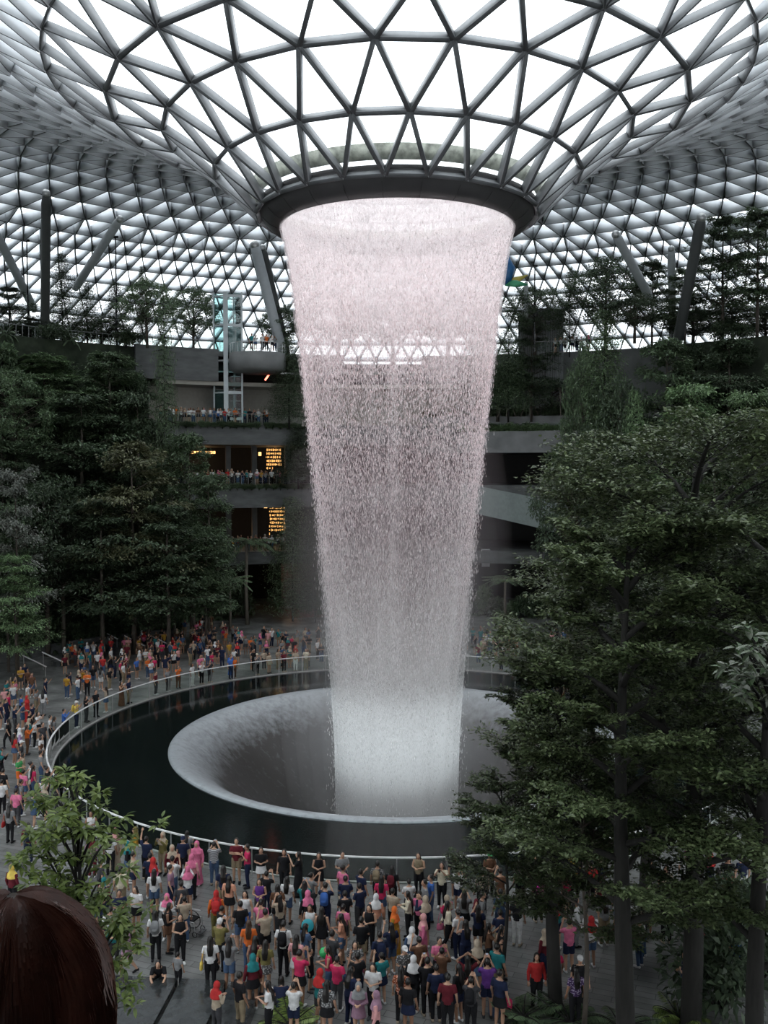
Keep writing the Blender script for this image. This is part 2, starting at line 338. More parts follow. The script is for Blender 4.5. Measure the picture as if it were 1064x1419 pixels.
# single drops and threads of water: small tapering spindles
def drops(n, seed):
    g = np.random.default_rng(seed)
    u = g.random(n); z = 29.0-35.5*u**.95; a = g.random(n)*2*PI
    spread = .02+.007*(29-z)
    R = fall_r(z)+g.normal(0, 1, n)*spread+ (g.random(n) < .15)*g.random(n)*.02*(29-z)
    ln = .08+g.random(n)*.26*(1-.3*u); w = .007+g.random(n)*.012+.004*u
    c = np.stack([R*np.sin(a), R*np.cos(a), z], 1)
    V = np.empty((n, 5, 3)); V[:, 0] = c+np.stack([0*w, 0*w, ln*.6], 1); V[:, 4] = c-np.stack([0*w, 0*w, ln*.4], 1)
    ph = g.random(n)*6.28
    for q in range(3): V[:, 1+q] = c+np.stack([w*np.cos(ph+q*2.094), w*np.sin(ph+q*2.094), -.1*ln], 1)
    f = np.array([(0,1,2),(0,2,3),(0,3,1),(4,2,1),(4,3,2),(4,1,3)])
    Fq = (f[None]+5*np.arange(n)[:, None, None]).reshape(-1, 3)
    return V.reshape(-1, 3), Fq
V, Fq = drops(95000, 3)
md, nt, out = nodes_of('white_water_drops'); L = nt.links
d = N(nt, 'ShaderNodeBsdfDiffuse'); d.inputs['Color'].default_value = (.95,.95,.95,1); t = N(nt, 'ShaderNodeBsdfTranslucent'); t.inputs['Color'].default_value = (.95,.95,.95,1)
mx = N(nt, 'ShaderNodeMixShader'); mx.inputs[0].default_value = .5; L.new(d.outputs[0], mx.inputs[1]); L.new(t.outputs[0], mx.inputs[2]); L.new(mx.outputs[0], out.inputs['Surface'])
tag(link('falling_drops', np_mesh('falling_drops', V, Fq, md), wf), kind='stuff')
# rosy lamp above the opening, lighting the water from inside the collar
ld = bpy.data.lights.new('oculus_lamp', 'AREA'); ld.shape = 'DISK'; ld.size = 12.4; ld.energy = 620; ld.color = (1,.36,.42); ld.spread = 1.9
lo = bpy.data.objects.new('oculus_lamp', ld); COL.objects.link(lo); lo.location = (0, 0, 30.25)
# unseen cool white spots added round the lip to brighten the fall's foot
for k in range(8):
    a = 2*PI*k/8+.39; ld = bpy.data.lights.new('fall_foot_fill', 'SPOT'); ld.energy = 1300; ld.color = (.86,.95,1); ld.spot_size = .75; ld.spot_blend = .8; ld.shadow_soft_size = .3
    lo = bpy.data.objects.new('fall_foot_fill', ld); COL.objects.link(lo); lo.location = (12.4*math.sin(a), 12.4*math.cos(a), .5)
    lo.rotation_euler = (Vector((0,0,.6))-lo.location).to_track_quat('-Z', 'Y').to_euler()
# ================================================================ TERRACES
M_CONC = mat('dark_concrete', (.10,.105,.105), .7, var=.25, scale=.8, stretch=(1,1,3), bump=.1)
M_CONC2 = mat('mid_concrete', (.17,.175,.175), .7, var=.2, scale=.7)
M_BEIGE = mat('beige_plaster', (.36,.34,.30), .7, var=.06)
M_BLACK = mat('near_black_wall', (.015,.016,.017), .7)  # one even near-black for the back wall of the galleries
M_SOIL = mat('dark_moss_soil', (.018,.026,.014), .95, var=.5, scale=1.2, bump=.5)
D = math.radians
def arc(name, mt, r0, r1, z0, z1, a0, a1, n=40, parent=None):
    b = MB(); b.lathe([(r0,z0),(r0,z1),(r1,z1),(r1,z0)], n, a0=D(a0), a1=D(a1), closed=True); o = b.build(name, mt, parent)
    if parent is None: struct(o)
    return o
A0, A1 = -31, 28
LEV = [7.0, 13.9, 20.2]
# gallery slabs with their facade bands
for i, (z, t) in enumerate(((7.0,1.3),(13.9,2.3),(20.2,2.1))):
    arc('floor', M_CONC, 45, 60, z-t, z, A0, 8 if i == 2 else A1)
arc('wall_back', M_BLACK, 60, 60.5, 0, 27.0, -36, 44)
# upper storey: blank wall, soffit bands
arc('trim_2', M_CONC, 46, 46.5, 24.6, 27.9, A0-3, -23.5)
arc('trim_3', M_BEIGE, 46.2, 60, 24.2, 24.6, A0, 8)
arc('trim_4', M_BEIGE, 50, 50.4, 20.2, 24.2, A0, 8)
arc('floor', M_CONC, 46.2, 80, 27.2, 27.7, A0-3, -7)
# garden terraces on the right of the fall
arc('floor', M_SOIL, 45.5, 60, 17.3, 19.4, 8, A1+12)
arc('trim_5', M_CONC2, 45.2, 45.5, 17.3, 19.55, 3, A1+12)
arc('trim_6', M_CONC2, 47.5, 47.8, 19.4, 21.2, 3, A1+12)
arc('floor', M_SOIL, 47.8, 56, 20.9, 21.1, 3, A1+12)
arc('wall_right', M_CONC2, 54, 54.4, 21, 28.6, 3, A1+14)
arc('floor', M_SOIL, 54.4, 80, 27.4, 27.7, -7, A1+14)
# valley slopes to the left and right, stepped
def terrain(a, r):
    "height of the planted slope at polar position"
    t = max(0.0, min(1.0, (r-38.0)/8.5)); return 27.7*(t*.6+.4*(math.floor(t*5)/5 if t < 1 else 1))
def slope(name, a0, a1, rs):
    b = MB(); prof = [(r, terrain(0, r)) for r in rs]+[(rs[-1], -1), (rs[0], -1)]
    b.lathe(prof, 40, a0=D(a0), a1=D(a1), closed=True); return struct(b.build(name, M_SOIL))
RS = [37.9,38.05]+[38+i*.34 for i in range(1, 27)]+[80]
slope('wall_left', -110, -33, RS); slope('floor', 36, 110, RS)
# low stone retaining walls along the foot of the left slope
arc('trim_7', M_CONC, 37.4, 37.9, 0, .9, -100, -33)
arc('trim_8', M_CONC, 37.4, 37.9, 0, .9, 36, 100)
# foot planting ground behind the pool

M_RAILD = mat('grey_rail_steel', (.16,.165,.165), .4, .5, var=.05)
# spray hanging round the foot of the fall
m, nt, out = nodes_of('mist'); vol = N(nt, 'ShaderNodeVolumeScatter'); vol.inputs['Color'].default_value = (.95,.97,1,1); vol.inputs['Density'].default_value = .013; vol.inputs['Anisotropy'].default_value = .2
nt.links.new(vol.outputs[0], out.inputs['Volume'])
for k_, w_ in enumerate((.72,.88,1.02,1.18,1.34)):
    b = MB(); b.lathe([(0,-6.5+.01*k_),(3.6*w_,-6.5+.01*k_),(4.7*w_,-3.2),(5.0*w_,0),(4.9*w_,4),(4.9*w_,8+k_*1.2),(4.5*w_,11+k_*1.4),(0,12.5+k_*1.5)], 48); o = b.build('mist', m, wf, True); tag(o, kind='stuff')
# ================================================================ PLANTS
M_BARK = mat('grey_brown_bark', (.075,.062,.05), .85, var=.35, scale=9, stretch=(1,1,.2), bump=.4)
M_BARKD = mat('dark_bark', (.014,.013,.011), .85, var=.35, scale=9, stretch=(1,1,.2), bump=.4)
M_BARKL = mat('pale_bark', (.16,.14,.115), .8, var=.25, scale=9, stretch=(1,1,.2))
LM = dict(dark=leaf_mat('dark_green_leaf', (0.038,0.061,0.036), (0.106,0.153,0.084)),
          mid=leaf_mat('mid_green_leaf', (0.058,0.094,0.052), (0.150,0.217,0.113)),
          olive=leaf_mat('olive_leaf', (0.077,0.089,0.046), (0.192,0.202,0.103)),
          light=leaf_mat('fresh_green_leaf', (0.085,0.140,0.067), (0.221,0.332,0.157)),
          gloss=leaf_mat('glossy_leaf', (.032,.052,.020), (.15,.19,.09), .2, .32),
          gloss2=leaf_mat('glossy_leaf_deep', (.022,.038,.015), (.085,.115,.05), .2, .34),
          fresh=leaf_mat('bright_young_leaf', (.075,.125,.03), (.30,.39,.11), .3, .35),
          silver=leaf_mat('grey_green_leaf', (0.099,0.112,0.092), (0.288,0.309,0.268), .2, .35))
def leaf_arrays(P, Dr, Up, Ln, Wd, fold=.12):
    Dr = Dr/np.linalg.norm(Dr, axis=1)[:, None]; S = np.cross(Dr, Up); S /= np.linalg.norm(S, axis=1)[:, None]+1e-9; U = np.cross(S, Dr)
    Ln = Ln[:, None]; Wd = Wd[:, None]
    V = np.stack([P, P+Dr*Ln*.45+S*Wd*.5+U*Wd*fold, P+Dr*Ln-U*Ln*.12, P+Dr*Ln*.45-S*Wd*.5+U*Wd*fold], 1)
    return V
def rnd_dir(g, n, zs=.4):
    a = g.random(n)*2*PI; return np.stack([np.cos(a), np.sin(a), g.normal(0, zs, n)], 1)
def up_dir(g, n, s=.35):
    U = np.stack([g.normal(0, s, n), g.normal(0, s, n), np.ones(n)], 1); return U/np.linalg.norm(U, axis=1)[:, None]
def fol_mesh(name, Vs, mt):
    V = np.concatenate(Vs).reshape(-1, 3); n = len(V)//4
    return np_mesh(name, V, np.arange(4*n).reshape(-1, 4), mt)
def tree_tier(seed, mt, n=14000, tiers=9, low=.3, leaf=.26, bark=M_BARK, flat=.10, up=.25, cone=.6):
    "unit tree: height 1, crown radius .5, scaled when placed; built at 12 m high, 8 m wide"
    g = np.random.default_rng(seed); H, R = 12.0, 4.0; b = MB(); Vs = []
    b.tube([(0,0,-.6),(.05,.0,H*.3),(0,.08,H*.7),(0,0,H*.97)], [.16,.13,.08,.02], 7)
    per = n//tiers
    for t in range(tiers):
        f = t/(tiers-1); z = H*(low+(.96-low)*f); rr = R*(1-cone*f**1.6)*(.62+.5*g.random()); nb = 6; z += g.normal(0, .25)*(f < .95)
        a0 = g.random()*6.28
        for k in range(nb):
            a = a0+2*PI*k/nb+g.normal(0, .2); rl = rr*(.5+.65*g.random()); dz = up*rl*(.3+1.1*g.random())
            p0 = np.array([0, 0, z+g.normal(0, .3)*(f < .95)]); p1 = np.array([rl*math.cos(a), rl*math.sin(a), p0[2]+dz])
            b.tube([p0, p0*.5+p1*.5+np.array([0,0,.1*rl]), p1], [.045,.03,.008], 4, cap=False)
            m = per//nb; u = g.random(m)**.6*1.08; sd = g.normal(0, 1, m)*(.10+.20*u)*rl*.9
            base = p0[None]+(p1-p0)[None]*u[:, None]
            tv = np.array([-math.sin(a), math.cos(a), 0])
            # the spray breaks up into flat twig fans
            q = np.floor(u*6)+np.floor(np.abs(sd)*2.2)*7; hz = np.sin(q*12.9898+k*3.3+t)*.5
            P = base+tv[None]*sd[:, None]+np.array([0,0,1])[None]*(.1*rl*np.sin(u*PI)+g.normal(0, flat, m)+hz*.28-np.abs(sd)*.10)[:, None]
            Dr = np.stack([np.cos(a+sd*.5)+g.normal(0,.5,m), np.sin(a+sd*.5)+g.normal(0,.5,m), g.normal(-.15,.25,m)], 1)
            Vs.append(leaf_arrays(P, Dr, up_dir(g, m, .3), leaf*(.7+.6*g.random(m)), leaf*.42*(.7+.6*g.random(m))))
    return b.mesh('trunk', bark, True), fol_mesh('foliage', Vs, mt), H, R
def tree_round(seed, mt, n=14000, low=.28, leaf=.24, bark=M_BARK, ncl=90, cl=.62, H=12.0, R=4.0, tall=1.0):
    g = np.random.default_rng(seed); b = MB(); Vs = []
    b.tube([(0,0,-.6),(.1,.05,H*.3),(0,.0,H*.6),(0,0,H*.9)], [.2,.16,.1,.02], 7)
    zc = H*(low+1)/2; hz = H*(1-low)/2
    for k in range(ncl):
        ph = math.acos(1-2*(k+.5)/ncl); a = k*2.39996+g.normal(0,.2); rr = (.45+.55*g.random()**.5)
        sh = 1.0 if math.cos(ph) < 0 else 1-.25*math.cos(ph)
        c = np.array([R*rr*math.sin(ph)*math.cos(a)*sh, R*rr*math.sin(ph)*math.sin(a)*sh, zc+hz*rr*math.cos(ph)*.95])
        z0 = max(H*low*.8, c[2]-.45*math.hypot(c[0], c[1])-.4)
        b.tube([(0,0,z0), (c[0]*.5,c[1]*.5,z0*.4+c[2]*.6), tuple(c)], [.05,.035,.012], 4, cap=False)
        m = n//ncl; s = cl*(.7+.6*g.random()); q = g.normal(0, 1, (m, 3)); q /= np.linalg.norm(q, axis=1)[:, None]
        P = c[None]+q*np.array([s*1.25, s*1.25, s*.62])[None]*(g.random(m)**.4)[:, None]
        Dr = q+g.normal(0, .6, (m, 3))+np.array([0,0,-.3])
        Vs.append(leaf_arrays(P, Dr, up_dir(g, m, .5), leaf*(.7+.6*g.random(m)), leaf*.45*(.7+.6*g.random(m))))
    return b.mesh('trunk', bark, True), fol_mesh('foliage', Vs, mt), H, R
def tree_cone(seed, mt, n=14000, leaf=.24, low=.1, bark=M_BARKD, full=.5, H=12.0, R=4.0, droop=-.12):
    g = np.random.default_rng(seed); b = MB(); Vs = []
    b.tube([(0,0,-.6),(0,0,H*.98)], [.16,.02], 7); nb = 150
    for k in range(nb):
        f = (k+.5)/nb; z = H*(low+(1-low)*f); rr = R*(1-f)**full*(.55+.5*g.random())+.12; a = k*2.39996
        p0 = np.array([0,0,z]); p1 = np.array([rr*math.cos(a), rr*math.sin(a), z+droop*rr+.2]); b.tube([p0, p1], [.03,.008], 3, cap=False)
        m = int(n/nb*(.35+1.3*(1-f)**.7)); u = g.random(m)**.7; s = .16+.2*rr*(1-u*.3)
        P = p0[None]+(p1-p0)[None]*u[:, None]*1.05+g.normal(0, 1, (m, 3))*np.stack([s*.7, s*.7, s*.35], 1)
        Dr = np.stack([np.cos(a)+g.normal(0,.7,m), np.sin(a)+g.normal(0,.7,m), g.normal(-.2,.4,m)], 1)
        Vs.append(leaf_arrays(P, Dr, up_dir(g, m, .4), leaf*(.7+.6*g.random(m)), leaf*.4*(.7+.6*g.random(m))))
    return b.mesh('trunk', bark, True), fol_mesh('foliage', Vs, mt), H, R
def frond(g, p0, a, ln, rise, droop, nl, lw, ll, Vs, b, rw=.03):
    K = 9; pts = []
    for i in range(K+1):
        u = i/K; pts.append(np.array([p0[0]+ln*u*math.cos(a)*(1-.12*u*u), p0[1]+ln*u*math.sin(a)*(1-.12*u*u), p0[2]+rise*u-droop*u*u*1.0]))
    b.tube([tuple(p) for p in pts], [rw*(1-.85*i/K) for i in range(K+1)], 4, cap=False)
    pts = np.array(pts); u = np.repeat(np.linspace(.12, 1, nl), 2); sg = np.tile([1, -1], nl); P = np.stack([np.interp(u*K, np.arange(K+1), pts[:, i]) for i in range(3)], 1)
    T = np.stack([np.interp(u*K, np.arange(K+1), np.gradient(pts[:, i])) for i in range(3)], 1); T /= np.linalg.norm(T, axis=1)[:, None]
    S = np.cross(T, np.array([0,0,1.0])); S /= np.linalg.norm(S, axis=1)[:, None]
    Dr = S*sg[:, None]+T*.55+np.array([0,0,-.35])+g.normal(0, .06, P.shape)
    m = len(u); L_ = ll*np.sin(np.clip(u*.9+.1, 0, 1)*PI)**.5*(.9+.2*g.random(m))
    Vs.append(leaf_arrays(P, Dr, np.tile([0,0,1.0], (m, 1)), L_, np.full(m, lw), .05))
def tree_palm(seed, mt, H=9.0, R=3.2, nf=16, trunk=True, ll=.75, rise=1.4, droop=2.6, nl=26, lw=.09):
    g = np.random.default_rng(seed); b = MB(); Vs = []; top = H-rise*.35 if trunk else 0.05
    if trunk: b.tube([(0,0,-.6),(.1,0,H*.4),(0,0,top)], [.17,.13,.12], 8)
    else: b.tube([(0,0,-.15),(0,0,.12)], [.09,.06], 6)
    for k in range(nf):
        e = g.random(); frond(g, (0,0,top), k*2.39996, R*(.8+.3*g.random()), rise*(.4+1.0*e), droop*(.55+.5*(1-e)), nl, lw, ll, Vs, b)
    return b.mesh('stem', M_BARKL if trunk else M_BARKD, True), fol_mesh('fronds', Vs, mt), H, R
def shrub(seed, mt, n=1500, leaf=.22, R=1.2, H=1.3):
    g = np.random.default_rng(seed); Vs = []; b = MB()
    for k in range(9):
        a = g.random()*6.28; r = R*.6*g.random(); c = np.array([r*math.cos(a), r*math.sin(a), H*(.45+.4*g.random())])
        b.tube([(0,0,-.2), tuple(c)], [.03,.01], 4, cap=False); m = n//9; q = g.normal(0, 1, (m, 3)); q /= np.linalg.norm(q, axis=1)[:, None]
        P = c[None]+q*np.array([.55*R, .55*R, .42*H])*(g.random(m)**.4)[:, None]
        Vs.append(leaf_arrays(P, q+g.normal(0,.5,(m,3)), up_dir(g, m, .4), leaf*(.7+.6*g.random(m)), leaf*.4*(.7+.6*g.random(m))))
    return b.mesh('stem', M_BARKD), fol_mesh('foliage', Vs, mt), H, R
PROTO = {}
def proto(key, fn):
    if key not in PROTO: PROTO[key] = fn()
    return PROTO[key]
KINDS = {
 'tier_dark': lambda: tree_tier(1, LM['dark']), 'tier_mid': lambda: tree_tier(2, LM['mid'], tiers=8),
 'tier_olive': lambda: tree_tier(3, LM['olive'], tiers=8), 'tier_thin': lambda: tree_tier(4, LM['dark'], n=9000, tiers=7, low=.45, leaf=.2, up=.65, bark=M_BARKL, cone=.35),
 'tier_light': lambda: tree_tier(5, LM['light'], tiers=9), 'tier_silver': lambda: tree_tier(6, LM['silver'], n=9000, tiers=7),
 'round_dark': lambda: tree_round(11, LM['dark']), 'round_mid': lambda: tree_round(12, LM['mid']), 'round_light': lambda: tree_round(13, LM['light'], low=.15),
 'cone_dark': lambda: tree_cone(21, LM['dark']), 'cone_mid': lambda: tree_cone(22, LM['mid'], full=.35), 'cone_light': lambda: tree_cone(23, LM['light'], full=.4),
 'palm': lambda: tree_palm(31, LM['mid']), 'palm_pale': lambda: tree_palm(32, LM['silver'], nf=12),
 'fern': lambda: tree_palm(33, LM['mid'], H=1.2, R=1.5, nf=18, trunk=False, ll=.34, rise=.9, droop=.9, nl=22, lw=.07),
 'fern_light': lambda: tree_palm(34, LM['fresh'], H=1.2, R=1.5, nf=20, trunk=False, ll=.34, rise=1.0, droop=.9, nl=24, lw=.06),
 'shrub_dark': lambda: shrub(41, LM['dark']), 'shrub_mid': lambda: shrub(42, LM['mid']), 'shrub_light': lambda: shrub(43, LM['light']),
}
def plant(kind, name, loc, h, w, label, cat='tree', group=None, rz=None):
    st, fo, H, R = proto(kind, KINDS[kind])
    e = empty(name, loc, random.random()*6.28 if rz is None else rz, (w/(2*R), w/(2*R), h/H))
    tag(e, label, cat, group)
    link(st.name.split('.')[0], st, e); link(fo.name.split('.')[0], fo, e); return e
def gz(x, y):
    r = math.hypot(x, y); a = math.degrees(math.atan2(x, y))
    if a < -33 or a > 36: return terrain(a, r) if r > 38 else 0.0
    return 0.0
def tree_px(kind, px, ytop, wpx, d, label, zb=None, name='tree', group=None, cat='tree'):
    p = at(px, ytop, d); z = gz(p.x, p.y) if zb is None else zb
    return plant(kind, name, (p.x, p.y, z-.05), p.z-z+.05, wpx*d/F, label, cat, group)
GT = 'trees along the upper garden'
for t in [
 ('cone_dark',85,352,62,92,'dark narrow conifer tallest on the left upper garden'),
 ('cone_dark',120,392,60,91,'dark conifer just right of the tallest one on the left garden'),
 ('cone_dark',160,392,60,94,'slim dark conifer standing before the bright lattice, left garden'),
 ('tier_dark',12,398,90,92,'layered dark tree at the left end of the upper garden'),
 ('tier_dark',42,440,80,89,'low layered dark tree near the left end of the garden'),
 ('round_mid',203,385,84,90,'rounded green tree left of the glass lift tower on garden edge'),
 ('cone_dark',196,370,26,92,'thin dark conifer rising from behind the rounded garden tree'),
 ('round_mid',268,396,78,99,'open rounded tree immediately left of the lift tower'),
 ('round_dark',390,420,70,101,'bushy dark tree between slanting columns and the waterfall'),
 ('round_dark',742,392,95,97,'bushy dark tree on the garden right of the waterfall'),
 ('cone_dark',790,372,44,97,'dark pointed tree beside the ribbed screen, right garden'),
 ('round_dark',840,352,110,96,'big dark rounded tree left of the pale slanted column'),
 ('tier_dark',905,362,90,95,'dark layered tree behind the pale slanted column'),
 ('tier_mid',950,372,90,91,'layered tree wrapped round the dark leaning column'),
 ('tier_dark',1003,300,120,90,'tall layered tree right of the dark leaning column'),
 ('tier_mid',1052,292,130,87,'tall layered tree at the right end of the garden'),
 ('round_dark',880,405,90,88,'low bushy tree under the pale slanted column'),
 ('round_dark',468,398,120,104,'dark tree seen through the upper left of the falling water'),
 ('round_mid',545,402,120,105,'dark tree seen through the middle of the falling water'),
 ('round_dark',622,396,120,104,'dark tree seen through the upper right of the falling water'),
 ('round_dark',960,425,110,93,'low dark tree between the leaning column and right edge'),
 ('round_mid',1015,415,110,94,'low rounded tree behind the tall layered one at right'),
 ('round_dark',1060,420,110,93,'lowest dark tree at the right end of the garden'),
 ('round_dark',60,445,90,93,'low bushy tree under the tallest conifer'),
 ('round_dark',140,440,90,93,'low bushy tree right of the tallest conifers'),
 ('round_mid',5,452,80,92,'low bushy tree at the left end of the garden')]:
    tree_px(*t, zb=27.7, group=GT)
GL = 'trees on the left planted slope'
for t in [
 ('tier_light',62,492,140,84,'yellow-green layered tree high on the left slope'),
 ('tier_mid',150,488,150,86,'broad feathery tree below the left garden rail'),
 ('round_mid',18,510,130,80,'leafy rounded tree at the left edge, high on the slope'),
 ('tier_dark',112,548,190,82,'widest dark layered tree in the middle of the left slope'),
 ('tier_dark',190,545,150,84,'dark layered tree beside the creeper-clad column on the left'),
 ('cone_mid',226,400,52,84,'narrow bright green creeper-clad tree rising full height left of the galleries'),
 ('tier_mid',2,610,130,77,'layered tree cut by the left edge, middle of the slope'),
 ('tier_olive',182,612,190,77,'olive-brown layered tree on the left slope'),
 ('tier_mid',262,600,120,82,'green layered tree hiding the left ends of the galleries'),
 ('round_dark',62,650,150,76,'dark rounded tree low on the left slope'),
 ('tier_mid',288,656,110,80,'pointed green layered tree before the middle gallery'),
 ('tier_dark',140,690,170,75,'dark layered tree low on the slope behind the pale trunk'),
 ('tier_dark',232,700,170,76,'dark layered tree above the back benches'),
 ('tier_mid',285,730,110,79,'small layered tree left of the palms'),
 ('tier_mid',8,700,110,70,'green layered tree low at the left edge'),
 ('tier_light',20,770,110,66,'bright layered tree lowest at the left edge'),
 ('tier_silver',20,655,120,68,'pale grey-leaved tree at the left edge'),
 ('round_dark',205,790,120,78,'shadowy rounded tree over the back path')]:
    tree_px(*t, group=GL)
p = ground(85, 905); tree_px('tier_thin', 85, 690, 165, p.y+53, 'bare-stemmed feathery tree with forked pale trunk on the left plaza edge', zb=0)
p = ground(268, 885); tree_px('tier_thin', 268, 745, 120, p.y+53, 'slim feathery tree over the benches behind the left crowd', zb=0)
tree_px('palm', 342, 745, 115, 92, 'arching palm in front of the lowest gallery', zb=0, cat='palm', name='palm_tree', group='palms by the back path')
tree_px('palm', 318, 800, 90, 88, 'shorter palm left of the red path', zb=0, cat='palm', name='palm_tree', group='palms by the back path')
tree_px('palm_pale', 240, 672, 70, 84, 'pale-fronded palm halfway up the left slope', cat='palm', name='palm_tree', group='palms by the back path')
tree_px('palm', 700, 800, 90, 88, 'palm right of the waterfall above the far crowd', zb=2, cat='palm', name='palm_tree', group='palms by the back path')
GW = 'creeper-clad trees beside the waterfall'
for t, zb in [(('cone_dark',400,468,70,96,'tall dark creeper column left of the waterfall, topmost'),20.2),
 (('cone_dark',413,590,70,95,'dark creeper column left of the waterfall beside the middle gallery'),13.9),
 (('cone_mid',405,690,80,94,'dark creeper column left of the waterfall beside the lowest gallery'),0),
 (('cone_dark',436,700,60,93,'dark creeper column seen through the left edge of the falling water'),0),
 (('cone_dark',668,425,80,98,'dark tree touching the right edge of the waterfall on planted ledge'),21),
 (('cone_mid',705,455,70,97,'young green staked tree on the ledge right of waterfall, middle one'),21),
 (('tier_dark',737,455,85,98,'young staked tree on the ledge right of waterfall, third'),21),
 (('round_dark',690,500,90,99,'bushy tree at the back of the ledge right of waterfall'),21),
 (('round_dark',765,520,90,99,'bushy tree at the right end of the planted ledge'),19.4),
 (('cone_light',838,432,95,88,'bright green narrow tree on the right slope'),14)]:
    tree_px(*t, zb=zb, group=GW)
GR = 'trees on the right planted slope'
for t in [
 ('round_mid',808,470,70,90,'small rounded tree left of the bright narrow tree'),
 ('tier_mid',925,470,150,86,'layered tree high on the right slope'),
 ('tier_dark',1010,470,150,84,'dark layered tree high at the right edge'),
 ('cone_light',880,545,70,80,'pointed light green tree low on the right slope'),
 ('tier_light',955,535,170,80,'light green spreading tree on the right slope'),
 ('tier_light',1035,545,130,78,'light green tree at the right edge of the slope'),
 ('round_dark',860,510,120,86,'dark bushy tree in the middle of the right slope'),
 ('round_dark',800,600,120,84,'dark bushy tree beside the descending parapet'),
 ('tier_dark',880,640,150,78,'dark layered tree low on the right slope'),
 ('tier_dark',990,600,150,76,'dark layered tree behind the big foreground tree')]:
    tree_px(*t, group=GR)
# undergrowth on the slopes and behind the plaza
rs = random.Random(5)
def many(kinds, name, pts, group, lab, cat, h=(1.2,2.2), w=(2.2,3.6)):
    pts = sorted(pts, key=lambda p: proj(p)[0])
    out = []
    for i, p in enumerate(pts):
        out.append(plant(kinds[i % len(kinds)], name, p, rs.uniform(*h), rs.uniform(*w), lab, cat, group))
    return out
pts = []
for k in range(150):
    s = -1 if k % 5 < 3 else 1; a = D(rs.uniform(34, 60)) if s < 0 else D(rs.uniform(37, 58)); r = rs.uniform(38.4, 47)
    x, y = s*r*math.sin(a), r*math.cos(a); pts.append((x, y, terrain(0, r)-.1))
many(['shrub_dark','shrub_mid','fern','shrub_dark'], 'shrub', pts, 'undergrowth on the planted slopes', 'dark green shrub in the undergrowth of the steep planted slopes', 'shrub')
pts = []
for k in range(44):
    a = D(-30+58*k/43); r = 45.9+rs.uniform(-.2,.8); pts.append((r*math.sin(a), r*math.cos(a), 0))
for k in range(26):
    a = D(-32-26*k/25); r = 38.4; pts.append((r*math.sin(a), r*math.cos(a), .3))
many(['shrub_dark','fern','shrub_mid'], 'shrub', [p for p in pts if not 340 < proj(p)[0] < 440], 'low planting behind the plaza', 'low dark shrub in the bed behind the far crowd', 'shrub', h=(1.3,2.6))
pts = []
for k in range(26):
    a = D(4+30*k/25); pts.append((45.9*math.sin(a), 45.9*math.cos(a), 19.35))
for k in range(22):
    a = D(4+26*k/21); pts.append((48.3*math.sin(a), 48.3*math.cos(a), 21.05))
many(['shrub_light','shrub_mid'], 'shrub', pts, 'clipped planting on the ledges right of the waterfall', 'low green shrub on a planted ledge right of the waterfall', 'shrub', h=(.7,1.0), w=(1.6,2.2))
# galleries: trailing greenery on the edges
pts = []
for z in (20.2, 13.9):
    for k in range(22):
        a = D(-30+20*k/21); pts.append((44.9*math.sin(a), 44.9*math.cos(a), z-.45))
many(['shrub_mid'], 'trailing_plant', pts, 'trailing plants on the gallery edges', 'small trailing plant on a gallery edge left of the waterfall', 'plant', h=(.45,.6), w=(1.0,1.5))
